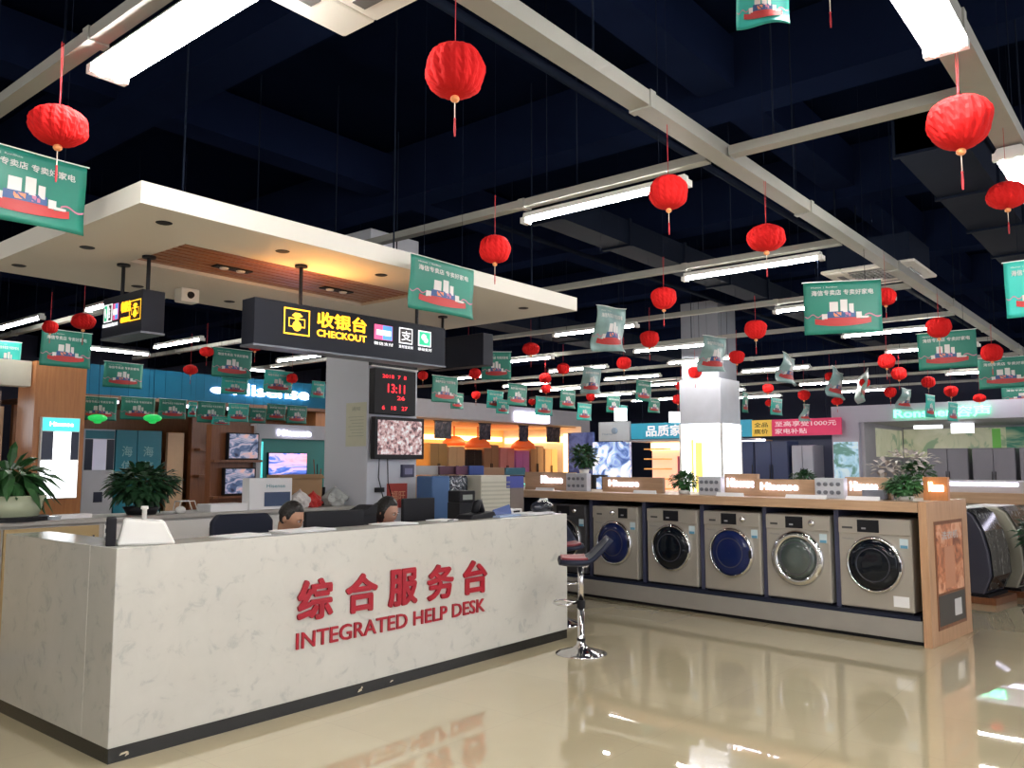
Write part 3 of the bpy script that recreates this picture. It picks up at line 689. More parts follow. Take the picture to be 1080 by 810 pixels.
# ------------------------------------------------------------------ people and chairs behind the desk
def face_fn(p):
    x, y, z = p; q = Vector(p)                     # face looks towards -y
    if z < -.1: q.x *= 1 + .22 * (z + .1) * 1.2; q.y = q.y * (1 + .1 * (z + .1)) - .06 * (-z)
    if y < -.75 and abs(x) < .16 and -.35 < z < .12: q.y -= .18 * (1 - abs(x) / .16) * (1 - (z - -.22) ** 2 * 4)
    if y < -.6 and .12 < z < .3: q.y -= .05
    if y < -.6 and .0 < z < .13 and .15 < abs(x) < .55: q.y += .07
    if y < -.6 and -.62 < z < -.45 and abs(x) < .3: q.y -= .05
    return q
def person(label, loc, rotz, shirt, hairlong, tilt, turn, skin, trouser):
    t = thing('person', label, 'person', loc, rotz)
    def caps(m, chain):
        for (a, ra), (b, rb) in zip(chain, chain[1:]):
            a = Vector(a); b = Vector(b); n = 5
            for i in range(n + 1):
                s = i / n; r = ra + (rb - ra) * s; m.ball(a.lerp(b, s), r, 12, 8)
            m.tube([a, b], [ra, rb], 12)
    HT = Matrix.Rotation(turn, 4, 'Z') @ Matrix.Rotation(tilt, 4, 'X')
    hc = Vector((0, -.17, 1.12)); m = MB()
    m.ball(hc, (.076, .098, .118), 40, 30, 0, face_fn, HT)
    for sx in (-1, 1): m.ball(hc + HT @ Vector((sx * .078, .012, -.01)), (.012, .02, .032), 10, 8, 0, None, HT)
    caps(m, [(hc + HT @ Vector((0, .03, -.07)), .052), ((0, -.03, .93), .058)])
    tor = [((0, .08, .50), .15), ((0, .06, .68), .14), ((0, .02, .82), .15), ((0, -.01, .87), .12)]
    caps(m, tor); caps(m, [((-.15, 0, .86), .06), ((.15, 0, .86), .06)]); caps(m, [((-.09, .08, .49), .12), ((.09, .08, .49), .12)])
    arms = []
    for sx in (-1, 1):
        A = [((sx * .19, 0, .85), .052), ((sx * .24, -.10, .66), .042), ((sx * .12, -.33, .785), .032), ((sx * .09, -.38, .79), .026)]
        caps(m, A); arms.append(A[:3]); caps(m, [((sx * .09, -.38, .785), .03), ((sx * .08, -.43, .78), .028)])
        for k in range(4):
            fx = sx * (.055 + k * .019); L = (.062, .074, .07, .055)[k]
            caps(m, [((fx, -.45, .785), .010), ((fx, -.45 - L * .55, .79), .009), ((fx, -.45 - L, .775), .0075)])
        caps(m, [((sx * .055, -.40, .785), .012), ((sx * .03, -.43, .782), .010), ((sx * .018, -.46, .778), .008)])
        caps(m, [((sx * .1, .06, .48), .09), ((sx * .12, -.34, .46), .065), ((sx * .12, -.36, .10), .045), ((sx * .12, -.36, .05), .04), ((sx * .12, -.50, .035), .032)])
    b = m.build('body', skin, t); r = b.modifiers.new('r', 'REMESH'); r.mode = 'VOXEL'; r.voxel_size = .007; r.use_smooth_shade = True
    s_ = b.modifiers.new('s', 'SMOOTH'); s_.iterations = 3
    m = MB()
    caps(m, [(p, q + .014) for p, q in tor]); caps(m, [((-.16, 0, .86), .075), ((.16, 0, .86), .075)])
    for A in arms: caps(m, [(A[0][0], .07), (A[1][0], .058), (Vector(A[1][0]).lerp(Vector(A[2][0]), .75), .046)])
    b = m.build('shirt', shirt, t); r = b.modifiers.new('r', 'REMESH'); r.mode = 'VOXEL'; r.voxel_size = .011; r.use_smooth_shade = True
    m = MB()
    for sx in (-1, 1): caps(m, [((sx * .1, .07, .48), .12), ((sx * .12, -.34, .46), .083), ((sx * .12, -.36, .12), .062)])
    b = m.build('trousers', trouser, t); r = b.modifiers.new('r', 'REMESH'); r.mode = 'VOXEL'; r.voxel_size = .012; r.use_smooth_shade = True
    m = MB()
    def hf(p):
        q = Vector(p)
        if q.y < -.35 and q.z < .55: q *= .90
        if q.z < -.15 and not hairlong: q *= .9
        if hairlong and q.z < 0 and q.y > -.2: q = Vector((q.x * 1.05, q.y * 1.05, q.z * 1.15))
        return q
    m.ball(hc + HT @ Vector((0, .010, .014)), (.086, .104, .120), 32, 24, 0, hf, HT)
    if hairlong: caps(m, [(hc + HT @ Vector((0, .07, -.02)), .075), (hc + HT @ Vector((0, .09, -.14)), .06)])
    m.build('hair', HAIR, t, smooth=True)
    for sx in (-1, 1):
        c = hc + HT @ Vector((sx * .030, -.087, .006)); MB().ball(c, (.013, .008, .007), 10, 8, 0, None, HT).build('eye', M('eye_white', (.55, .5, .48), .3), t, smooth=True)
        c = hc + HT @ Vector((sx * .030, -.095, .006)); MB().ball(c, .0055, 8, 6).build('pupil', BLACK, t)
        c = hc + HT @ Vector((sx * .030, -.094, .026)); MB().ball(c, (.018, .006, .004), 10, 6, 0, None, HT).build('eyebrow', HAIR, t)
    MB().ball(hc + HT @ Vector((0, -.095, -.062)), (.024, .008, .008), 12, 8, 0, None, HT).build('lips', M('lips', (.42, .10, .09), .5), t, smooth=True)
    return t
person('person with short black hair bent over the desk left of the monitors', (4.05, 5.70, -.035), radians(-12), M('dark_shirt', (.03, .045, .12), .7), False, .42, radians(38), SKIN, NAVY)
person('person in a red shirt with dark hair sitting behind the desk by the monitor', (5.06, 5.72, -.03), radians(-8), M('red_shirt', (.50, .02, .03), .7), True, .38, radians(28), SKIN2, NAVY)
def chair(loc, rz, lab, h=1.06):
    t = thing('office_chair', lab, 'chair', loc, rz, 'office chairs behind the desk')
    bx(-.24, .24, -.23, .23, .30, .365).build('seat', NAVY, t, bevel=.03)
    m = MB(); n = 10; pts = [(-.27, 0, .55), (.27, 0, .55), (.27, 0, h - .06), (.22, 0, h), (-.22, 0, h), (-.27, 0, h - .06)]
    m.prism([(x, .24, z) for x, _, z in pts], (0, .07, 0)); m.build('backrest', NAVY, t, bevel=.02)
    MB().tube([(0, 0, .30), (0, 0, .12)], .03, 10).build('gas_column', CHROME, t)
    for k in range(5):
        a = 2 * pi * k / 5; MB().tube([(0, 0, .12), (.27 * cos(a), .27 * sin(a), .07)], [.025, .018], 8).build('base_arm', BLACK, t)
        MB().ball((.27 * cos(a), .27 * sin(a), .03), .03, 10, 8).build('caster', BLACK, t)
    for sx in (-1, 1): m = MB().tube([(sx * .25, .2, .46), (sx * .29, .1, .66), (sx * .29, -.12, .66)], .018, 8); m.build('armrest', BLACK, t)
    return t
chair((4.16, 6.62, 0), radians(168), 'dark navy office chair with a wide back, left of the bent man', 1.08)
chair((4.07, 5.80, 0), radians(-12), 'dark office chair under the person bent over the desk', .92)
chair((5.07, 5.80, 0), radians(-8), 'dark office chair under the person in red', .92)
def monitor(loc, rz, w, h, lab, z0=.75, st=True):
    t = thing('computer_monitor', lab, 'computer monitor', loc, rz, 'monitors turned away behind the desk')
    top = loc[2]
    bx(-w / 2, w / 2, -.02, .02, -h, 0).build('rear_shell', BLACK, t, bevel=.008)
    bx(-w / 2 + .015, w / 2 - .015, .02, .023, -h + .015, -.015).build('screen', M('screen_dim', (.05, .07, .12), .2, em=(.3, .4, .6), es=.4), t)
    MB().tube([(0, -.03, -h * .6), (0, -.03, z0 - top + .01)], .018, 8).build('stand', BLACK, t)
    MB().lathe([(.11, z0 - top), (.11, z0 - top + .012)], 20, (0, -.02, 0)).build('foot', BLACK, t)
    if st: bx(w / 2 - .12, w / 2 - .04, -.0225, -.02, -h + .09, -h + .12).build('label_sticker', PAPER, t)
    return t
monitor((4.03, 5.02, 1.155), radians(-8), .50, .32, 'black monitor back with a white sticker right of the bent man')
monitor((4.86, 4.98, 1.225), radians(-8), .32, .36, 'tall black monitor back beside the person in red', st=True)
t = thing('receipt_printer', 'black receipt printer behind the left monitor', 'printer', (4.50, 5.30, .98), .3)
bx(-.15, .15, -.08, .08, -.25, .12).build('body', BLACK, t, bevel=.01); MB().prism([(-.16, -.09, .12), (.14, -.09, .12), (.14, -.09, .19), (.09, -.09, .19)], (0, .15, 0)).build('open_lid', BLACK, t)
# ------------------------------------------------------------------ bar stools
def stool(loc, rz, lab, full=True):
    t = thing('bar_stool', lab, 'bar stool', loc, rz, 'bar stools at the right end of the desk')
    MB().lathe([(.205, 0), (.205, .008), (.16, .022), (.07, .045), (.038, .075), (.032, .11)], 40).build('base', CHROME, t, smooth=True)
    MB().lathe([(.033, .1), (.033, .12), (.028, .125), (.028, .36)], 20, m=0).build('lower_column', CHROME, t, smooth=True)
    MB().lathe([(.034, .36), (.034, .42)], 20).build('collar', BLACK, t); MB().lathe([(.034, .105), (.034, .125)], 20).build('base_collar', BLACK, t)
    MB().lathe([(.022, .42), (.022, .71)], 20).build('gas_lift', CHROME, t, smooth=True)
    pts = [(-.03 + 0, .0, .40)] + [(-.12 - .10 * sin(a), .125 * cos(a), .40) for a in [pi * i / 12 for i in range(13)]] + [(-.03, 0, .40)]
    MB().tube(pts, .009, 8).build('footrest', CHROME, t, smooth=True)
    vs = []; nx, ny = 18, 12; m = MB(); m2 = MB()
    def sf(u, v):      # u along the back direction, v across
        x = -.17 + .36 * u; w = .19 * (1 - .25 * abs(2 * u - 1) ** 2.5); y = w * v
        z = .735 + .02 * abs(v) ** 3 + (.17 * max(0, (u - .55) / .45) ** 1.7) - .015 * sin(pi * min(1, u / .6)) * (1 - v * v)
        return x + (0.03 * max(0, (u - .8) / .2)), y, z
    for g, dz, sc in ((m, 0, 1), (m2, .012, .86)):
        V = [Vector(sf(i / nx if sc == 1 else .04 + .56 * i / nx, (j / ny * 2 - 1) * sc)) + Vector((0, 0, dz)) for i in range(nx + 1) for j in range(ny + 1)]
        g.add(V, [(i * (ny + 1) + j, (i + 1) * (ny + 1) + j, (i + 1) * (ny + 1) + j + 1, i * (ny + 1) + j + 1) for i in range(nx) for j in range(ny)])
    o = m.build('seat_shell', NAVY, t, smooth=True); s = o.modifiers.new('s', 'SOLIDIFY'); s.thickness = .035; s.offset = -1
    o = m2.build('seat_pad', M('red_pad', (.20, .02, .025), .4), t, smooth=True); s = o.modifiers.new('s', 'SOLIDIFY'); s.thickness = .02; s.offset = 0
    MB().tube([(.0, 0, .68), (.06, .1, .67), (.07, .16, .67)], .006, 6).build('lift_lever', CHROME, t)
    return t
stool((5.60, 3.87, 0), radians(-50.7), 'chrome bar stool with a red and navy seat in front of the desk end')
stool((6.52, 4.72, 0), radians(60), 'second bar stool, mostly hidden behind the desk end')
# ------------------------------------------------------------------ washing machine row
TH = -atan(.11); RO = Vector((7.6, 1.84, 0)); nx_ = Vector((cos(TH), sin(TH), 0)); ny_ = Vector((-sin(TH), cos(TH), 0))
def R(lx, ly, z=0): return RO + nx_ * lx + ny_ * ly + Vector((0, 0, z))
t = thing('display_plinth', 'long low grey metal plinth under the row of washing machines', 'plinth', R(0, 0), TH)
bx(0, .95, -.02, 6.4, .035, .2).build('front_panel', PLINTH, t, bevel=.003)
bx(.04, .95, 0, 6.4, 0, .035).build('recessed_base', BLACK, t)
bx(.01, .95, 0, 6.4, .2, .235).build('dark_deck', NAVY, t)
t = thing('display_counter', 'wooden display counter top spanning above the washing machines', 'display counter', R(0, 0), TH)
bx(-.03, .98, -.03, 6.4, 1.10, 1.185).build('counter_top', WOODH, t, bevel=.004)
bx(.9, .95, 0, 6.4, .235, 1.10).build('back_panel', NAVY, t)
DIV = M('divider_blue', (.045, .05, .10), .5)
for y in (.71, 1.42, 2.12, 2.855, 3.605, 4.34, 5.1):
    bx(.06, .9, y - .022, y + .022, .235, 1.10).build('divider', DIV, t)
t = thing('counter_end_panel', 'tall oak end panel with a framed orange advertisement at the counter end', 'end panel', R(-.03, -.10), TH)
bx(0, 1.0, 0, .10 - .032, .0, 1.19).build('board', WOOD, t, bevel=.004)
g = MB(); g.box(.15, .85, -.004, 0, .12, 1.02, 0).box(.18, .82, -.006, -.004, .42, .99, 1).box(.18, .82, -.006, -.004, .15, .40, 2).box(.35, .6, -.008, -.006, .45, .80, 3).box(.55, .72, -.008, -.006, .2, .34, 4)
g.text('洗衣机', (.3, -.008, .86), .4, .07, m=4, off=.01)
g.build('advertisement', [WOODD, picture('ad_orange', [(.35, (.22, .07, .04)), (.5, (.60, .22, .10)), (.65, (.80, .45, .28))], 6), M('ad_dark', (.06, .055, .05), .4), M('ad_skin', (.55, .25, .14), .5), SHIPW], t)
def washer(ly, body, glass, disp, drawer, knob, lab, ring=.02, sticker=False, dr=.236):
    t = thing('washing_machine', lab, 'washing machine', R(.03, ly, .235), TH, 'front loading washing machines')
    W2 = .315; X = lambda f: W2 - f * 2 * W2        # fraction from the left side of the front
    bx(0, .58, -W2, W2, .02, .80).build('body', body, t, bevel=.012)
    bx(-.012, 0, -W2 + .005, W2 - .005, .66, .795).build('control_panel', body, t, bevel=.006)
    bx(.02, .55, -W2 + .02, W2 - .02, 0, .02).build('feet', BLACK, t)
    o = bx(-.016, -.012, X(disp[1]), X(disp[0]), .675, .782).build('display', BLACK, t)
    bx(-.017, -.016, X(disp[0] + .06), X(disp[0] + .12), .70, .715).build('indicator', M('ind_grey', (.3, .3, .32), .4), o)
    o = bx(-.016, -.012, X(drawer[1]), X(drawer[0]), .70, .745).build('detergent_drawer', body, t, bevel=.003)
    bx(-.018, -.0165, X(drawer[1]) + .01, X(drawer[0]) - .01, .70, .718).build('drawer_grip', M('grip_dark', (.06, .06, .06), .4), o)
    if knob: MB().lathe([(.030, 0), (.030, -.008), (.022, -.028), (0.0001, -.03)], 24, (-.012, X(knob), .73), 'x').build('dial', CHROME, t, smooth=True)
    zc = .40
    MB().lathe([(dr + .01, -.001), (dr + .006, -.03), (dr - ring * .5, -.045), (dr - ring, -.035), (dr - ring, -.01)], 56, (0, 0, zc), 'x', cap=False).build('door_ring', CHROME, t, smooth=True)
    d = MB().lathe([(dr - ring + .001, -.022), (dr - ring - .01, -.040), (dr * .65, -.052), (dr * .3, -.057), (.001, -.058)], 56, (0, 0, zc), 'x', cap=False).build('door', glass, t, smooth=True)
    MB().lathe([(dr * .62, -.053), (dr * .60, -.056), (dr * .58, -.053)], 40, (0, 0, zc), 'x', cap=False).build('inner_rim', M('rim_dark', (.03, .03, .045), .3), d, smooth=True)
    bx(-.05, -.03, -dr - .0, -dr + .028, zc - .04, zc + .04).build('door_handle', CHROME if ring > .04 else DARK, t, bevel=.006)
    bx(-.0015, 0, -W2 + .03, -W2 + .10, .555, .635).build('energy_label', M('label_cyan', (.55, .66, .70), .5), t)
    bx(-.0025, -.0015, -W2 + .035, -W2 + .095, .555, .58).build('label_text_band', M('band_blue', (.1, .3, .45), .5), t)
    if sticker: bx(-.0015, 0, -W2 + .04, -W2 + .17, .06, .15).build('paper_sticker', PAPER, t)
    m = MB(); m.text('Hisense', (-.0005, X(.06), .605), .10, .016, xd=(0, -1, 0), ex=.001, off=.01); m.build('badge', M('badge_grey', (.25, .25, .25), .3), t)
    return t
washer(.365, STEELW, GLASSK, (.28, .58), (.05, .23), None, 'washing machine with a black door and white sticker, next to the end panel', sticker=True)
washer(1.075, STEELW, GLASSG, (.33, .60), (.07, .22), .74, 'washing machine with a wide chrome door ring and grey glass', ring=.06, dr=.245)
washer(1.765, STEELW, GLASSD, (.33, .60), (.10, .25), .72, 'washing machine with a deep blue door, third from the end panel')
washer(2.475, STEELW, GLASSK, (.35, .65), (.08, .25), None, 'washing machine with a black door, fourth from the end panel')
washer(3.235, STEELW, GLASSD, (.60, .80), (.10, .25), .47, 'washing machine with a blue door and central dial behind the bar stool')
washer(3.975, DKWASH, GLASSK, (.30, .62), (.08, .25), .75, 'dark graphite washing machine partly hidden by the desk end', ring=.012)
# counter-top displays
def sign_board(ly, z0, w, h, lab, glow=GLOWW, lx=.34, tx='Hisense', fx=.1, fw_=.8, wood=WOODH):
    t = thing('brand_sign_board', lab, 'sign board', R(lx, ly, z0), TH, 'illuminated sign boards on the counter')
    bx(0, .05, -w, 0, 0, h).build('board', wood, t, bevel=.003)
    MB().text(tx, (-.002, -w * fx, h * .38), w * fw_, h * .42, xd=(0, -1, 0), ex=.012, off=.012).build('glowing_letters', glow, t)
    return t
Z0 = 1.185
sign_board(4.95, Z0, .85, .22, 'wooden sign board with small glowing white letters at the far counter end', fx=.35, fw_=.42)
sign_board(3.66, Z0, .86, .17, 'wooden sign board with glowing letters straight above the blue door machine nearest the stool', fx=.12, fw_=.5)
sign_board(2.02, Z0, .38, .22, 'wooden sign board with glowing letters beside the round plant', fx=.1, fw_=.82)
sign_board(1.66, Z0, .66, .17, 'wooden sign board with glowing letters in the counter middle', fx=.12, fw_=.6, lx=.30)
sign_board(.74, Z0, .42, .20, 'wooden sign board with glowing letters left of the bushy corner plant', fx=.12, fw_=.6)
sign_board(-.0, Z0 + .01, .20, .20, 'orange lit sign board on top of the oak end panel', glow=M('orange_glow', (1, .8, .6), .4, em=(1, .72, .5), es=4, var=0), fx=.25, fw_=.6, lx=.20, wood=WOODO)
def fittings(ly, w, h, lab):
    t = thing('fitting_sample_panel', lab, 'sample panel', R(.22, ly, Z0), TH, 'white sample panels on the counter')
    bx(0, .08, -w, 0, 0, h).build('panel', M('panel_silver', (.55, .57, .62), .4), t, bevel=.006)
    for r in range(2):
        for c in range(4):
            MB().lathe([(.02, 0), (.018, -.015), (.0005, -.017)], 12, (0, -w * (.16 + c * .22), h * (.3 + .4 * r)), 'x').build('knob', M('knob_grey', (.16, .17, .2), .4), t)
    return t
fittings(4.13, .33, .21, 'white sample panel with rows of small knobs near the far counter end')
fittings(2.26, .27, .19, 'white sample panel with knobs right of the round plant')
fittings(.98, .28, .19, 'white sample panel with knobs left of the bushy corner plant')
m = bx(0, .28, -.2, 0, 0, .09); tag(m.build('steel_tray', M('tray_steel', (.25, .27, .32), .3, .5), loc=R(.25, .55, Z0), rotz=TH, bevel=.01), 'small dark steel tray between sample panel and corner plant', 'tray')
def price_card(ly, w, lab):
    t = thing('price_card', lab, 'price card', R(.06, ly, Z0), TH, 'price cards along the counter front')
    MB().prism([(0, 0, 0), (.02, 0, .035), (.022, 0, .035), (.03, 0, 0)], (0, -w, 0)).build('card', PAPER, t)
for ly, w, lab in ((1.95, .3, 'white price card strip below the sample panel right of the round plant'), (1.2, .4, 'white price card strip in the counter middle'), (3.0, .3, 'white price card strip left of the round plant'), (.62, .3, 'white price card strip near the corner plant'), (4.5, .3, 'white price card strip at the far counter end')):
    price_card(ly, w, lab)
# ------------------------------------------------------------------ plants
def leafblob(m, c, rx, ry, rz, n, ls, seed, drop=0., mi=0, long=1.0):
    r = random.Random(seed)
    for i in range(n):
        u = r.uniform(-1, 1) if r.random() < .8 else r.uniform(.2, 1); a = r.uniform(0, 2 * pi); q = (1 - u * u) ** .5; s = r.uniform(.45, 1)
        p = Vector((c[0] + rx * q * cos(a) * s, c[1] + ry * q * sin(a) * s, c[2] + rz * u * s))
        d = Vector((q * cos(a), q * sin(a), u * .6 + r.uniform(-.5, .5) - drop)).normalized(); sd = d.cross(Vector((0, 0, 1)))
        if sd.length < .05: sd = Vector((1, 0, 0))
        sd.normalize(); nn = sd.cross(d); L = ls * r.uniform(.7, 1.3) * long; w = ls * r.uniform(.5, .75)
        vs = [p, p + d * L * .35 + sd * w * .5 + nn * .02 * 0, p + d * L * .7 + sd * w * .38 - Vector((0, 0, L * .08)), p + d * L - Vector((0, 0, L * .22)), p + d * L * .7 - sd * w * .38 - Vector((0, 0, L * .08)), p + d * L * .35 - sd * w * .5, p + d * L * .55 + nn * L * .06]
        m.add(vs, [(0, 1, 6), (1, 2, 6), (2, 3, 6), (3, 4, 6), (4, 5, 6), (5, 0, 6)], mi)
def plant(name, loc, lab, pot, r, h, n, ls, seed, stems=8, mat=LEAF, potmat=WPLAST, z=None, drop=0., long=1., rx=None):
    t = thing(name, lab, 'potted plant', loc)
    MB().lathe([(pot[0] * .75, 0), (pot[0], pot[1]), (pot[0] * .92, pot[1]), (pot[0] * .88, pot[1] * .85)], 24).build('pot', potmat, t, smooth=True)
    m = MB(); zc = pot[1] + h * .55
    for k in range(stems):
        a = 2 * pi * k / stems; m.tube([(0, 0, pot[1] * .7), (r * .3 * cos(a), r * .3 * sin(a), zc), (r * .6 * cos(a), r * .6 * sin(a), zc + h * .3)], .005, 5)
    m.build('stems', M('stem_green', (.06, .10, .03), .6), t)
    m = MB(); leafblob(m, (0, 0, zc), (rx or r) * .8, r * .8, h * .42, n, ls, seed, drop, long=long); m.build('foliage', mat, t)
    return t
plant('potted_plant', R(.32, 2.50, Z0), 'round bushy green plant on the counter between glowing sign boards', (.07, .04), .19, .19, 480, .05, 3, mat=LEAF)
plant('potted_plant', R(.22, .16, Z0), 'bushy trailing green plant on the counter corner by the oak end panel', (.08, .04), .20, .17, 560, .055, 4, mat=LEAF, drop=.3)
t = thing('plant_pedestal', 'dark square pedestal under the taller far plant', 'pedestal', (12.0, 8.2, 0)); bx(-.15, .15, -.15, .15, 0, 1.27).build('column', DARK, t); bx(-.18, .18, -.18, .18, 1.27, 1.3).build('top', DARK, t)
plant('potted_plant', (12.0, 8.2, 1.3), 'taller dark plant far behind the counter left of the white pillar', (.09, .12), .26, .42, 300, .11, 5, mat=LEAFD)
plant('potted_plant', R(4.7, 3.3, 1.14), 'low dark green plant on the second counter above the pale sign board', (.09, .06), .2, .2, 200, .08, 6, mat=LEAFD)
# ------------------------------------------------------------------ back counter and its clutter
t = thing('back_counter', 'long grey topped storage counter behind the service desk', 'counter', (1.2, 7.1, 0))
bx(0, 4.76, -.02, .6, 1.02, 1.055).build('worktop', M('counter_grey', (.42, .40, .37), .35), t, bevel=.003)
bx(0, 4.74, .02, .58, 0, 1.02).build('carcass', M('carcass_grey', (.5, .49, .47), .5), t)
YB = M('yellow_board', (.50, .36, .17), .5)
for i, (a, b, mt) in enumerate(((.02, 1.3, YB), (1.32, 2.04, YB), (2.08, 2.58, WPLAST), (2.6, 3.1, WPLAST), (3.12, 3.62, WPLAST), (3.64, 4.14, WPLAST), (4.16, 4.72, WPLAST))):
    d = bx(a, b, 0, .02, .06, 1.0).build('cabinet_door', mt, t, bevel=.003); bx(b - .06, b - .045, -.02, 0, .8, .92).build('handle', CHROME, d)
zc = 1.055
plant('potted_plant', (3.72, 7.35, zc), 'wide dark bushy plant in a black tray on the back counter', (.16, .07), .24, .36, 620, .10, 11, stems=14, mat=LEAFD, potmat=BLACK, drop=.15, rx=.38)
t = plant('bowl_planter', (2.62, 7.35, zc), 'plant with long drooping leaves in a pale green bowl at the left edge', (.28, .20), .26, .26, 130, .15, 12, stems=10, mat=LEAF, potmat=M('pale_green_bowl', (.50, .55, .38), .35), drop=.55, long=1.6)
MB().lathe([(.30, 0), (.30, .035), (.26, .036)], 30).build('saucer', BLACK, t)
t = thing('tissue_box', 'white tissue packet and clear dish beside the pale green bowl', 'packet', (3.08, 7.25, zc), .1)
bx(-.14, .14, -.06, .06, 0, .035).build('packet', PAPER, t, bevel=.006); MB().lathe([(.05, 0), (.06, .03), (.055, .03)], 20, (-.18, -.05, 0)).build('dish', M('clear_dish', (.5, .55, .6), .1), t)
tag(MB().ball((0, 0, .03), (.05, .04, .035), 14, 8).build('white_cup', WPLAST, loc=(4.02, 7.22, zc), smooth=True), 'small white rounded cup right of the wide bushy plant', 'cup')
t = thing('wire_rack', 'small bent white wire rack behind the rounded cup', 'rack', (4.2, 7.4, zc))
MB().tube([(-.1, 0, 0), (-.08, 0, .1), (.06, 0, .1), (.1, 0, 0)], .006, 6).tube([(-.1, .1, 0), (-.08, .1, .1), (.06, .1, .1), (.1, .1, 0)], .006, 6).tube([(-.08, 0, .1), (-.08, .1, .1)], .006, 6).build('wire', WPLAST, t)
tag(bx(-.2, .2, -.12, .12, 0, .07).build('white_carton', PAPER, loc=(4.5, 7.3, zc), bevel=.004), 'flat white carton lying left of the television carton', 'carton')
t = thing('television_carton', 'white television carton with a printed dark blue screen on the back counter', 'carton', (4.98, 7.26, zc), radians(-8))
bx(-.24, .22, -.08, .08, 0, .31).build('box', PAPER, t, bevel=.003)
m = MB(); m.box(-.08, .20, -.083, -.08, .03, .17, 0); m.text('Hisense', (-.06, -.084, .215), .2, .035, m=1, off=.01); m.build('print', [M('carton_navy', (.03, .06, .14), .4), M('carton_text', (.2, .4, .45), .5)], t)
t = thing('cardboard_box', 'brown open cardboard box behind the red and white bags', 'box', (5.4, 7.4, zc), radians(-6))
CB = M('cardboard', (.36, .22, .11), .7); bx(-.26, .26, -.12, .12, 0, .34).build('box', CB, t); MB().prism([(-.26, -.12, .34), (.26, -.12, .34), (.26, -.17, .30), (-.26, -.17, .30)], (0, .004, .003)).build('flap', CB, t)
def bag(loc, s, mats, lab, seed):
    r = random.Random(seed)
    def fn(p): 
        q = Vector(p); k = 1 + .18 * sin(p.x * 7 + seed) * cos(p.z * 6) + .1 * sin(p.y * 9)
        if q.z > .3: k *= 1 - (q.z - .3) * .8; return Vector((q.x * k, q.y * k, q.z * 1.15))
        return q * k
    t = thing('plastic_bag', lab, 'bag', loc)
    MB().ball((0, 0, s[2] * .85), s, 24, 16, 0, fn).build('sack', mats[0], t)
    MB().tube([(-.02, 0, s[2] * 1.7), (0, 0, s[2] * 2.1), (.03, 0, s[2] * 1.7)], .007, 6).build('knot', mats[1], t)
RB = M('red_bag', (.55, .03, .025), .35); WB = M('white_bag', (.70, .66, .64), .35)
bag((5.30, 7.17, zc), (.12, .08, .09), (WB, WB), 'crumpled white plastic bag in front of the cardboard box', 2)
bag((5.46, 7.16, zc), (.09, .07, .08), (RB, RB), 'bright red plastic bag in the middle of the bags', 5)
bag((5.56, 7.25, zc), (.07, .06, .05), (RB, WB), 'small dull red bag right of the bright red one', 8)
bag((5.82, 7.25, zc), (.14, .10, .10), (M('clear_bag', (.50, .52, .50), .25), WB), 'large pale clear bag against the pillar', 9)
t = thing('pen_holder', 'black pen holder with tall sticks before the pillar', 'pen holder', (5.72, 7.42, zc))
MB().lathe([(.07, 0), (.08, .2), (.07, .2), (.065, .02)], 20).build('cup', BLACK, t)
for k, c in enumerate((WOODD, BLACK, WOODD)): MB().tube([(.02 * k - .02, .01 * k, .05), (.05 * k - .05, .02, .5 - .05 * k)], .006, 5).build('stick', c, t)
# ------------------------------------------------------------------ things on the checkout pillar
t = thing('led_clock', 'black digital clock with red figures on the pillar', 'clock', (6.30, 6.92, 2.05))
bx(-.31, .31, -.09, 0, 0, .50).build('case', BLACK, t, bevel=.006)
for q, nm in ((('2018  7  8', (-.20, -.092, .40), .36, .04), 'date_figures'), (('13:11', (-.12, -.092, .24), .26, .10), 'time_figures'), (('26', (.02, -.092, .165), .12, .045), 'second_figures'), (('6   18   27', (-.2, -.092, .05), .38, .045), 'calendar_figures')):
    MB().text(*q, off=.02).build(nm, GLOWR, t)
t = thing('wall_television', 'black television showing a crowded picture below the digital clock', 'television', (6.36, 6.92, 1.56))
bx(-.38, .36, -.12, -.05, 0, .46).build('bezel', BLACK, t, bevel=.006); bx(-.34, .32, -.123, -.12, .05, .425).build('screen', CCTV, t)
bx(-.1, .1, -.05, 0, .1, .3).build('bracket', DARK, t)
MB().tube([(-.25, -.05, 0), (-.24, -.03, -.2), (-.15, -.02, -.45)], .006, 5).tube([(-.13, -.05, 0), (-.1, -.03, -.25), (-.02, -.02, -.45)], .006, 5).build('cable', BLACK, t)
t = thing('dark_glass_sign', 'dark glass sign with a gold square above the digital clock', 'sign', (6.32, 6.92, 2.58))
bx(-.34, .34, -.06, 0, 0, .16).build('panel', DARK, t); bx(-.32, -.02, -.063, -.06, .03, .13).build('gold_square', M('gold_plate', (.5, .35, .08), .35, em=(.5, .33, .08), es=.35), t); bx(-.35, .35, -.065, -.05, -.015, 0).build('frame_rail', WPLAST, t)
t = thing('wall_notice', 'cream paper notice with small print on the left face of the pillar', 'notice', (5.98, 7.11, 1.70))
bx(-.004, 0, -.17, .17, 0, .48).build('sheet', M('cream_paper', (.60, .60, .46), .7), t)
m = MB(); m.text('通知', (-.006, .07, .39), .14, .045, xd=(0, -1, 0), off=.01)
for i in range(7): m.box(-.006, -.004, -.13, .13 - (i % 3) * .03, .32 - i * .035, .325 - i * .035)
m.build('print', M('print_grey', (.35, .38, .28), .6), t)
t = thing('wall_switch_box', 'small navy switch box on the pillar below the television', 'switch box', (6.56, 6.92, 1.36))
bx(-.09, .09, -.04, 0, 0, .14).build('case', M('switch_navy', (.04, .04, .09), .4), t, bevel=.004); bx(-.06, .06, -.043, -.04, .03, .1).build('face', M('switch_face', (.2, .2, .35), .4), t)
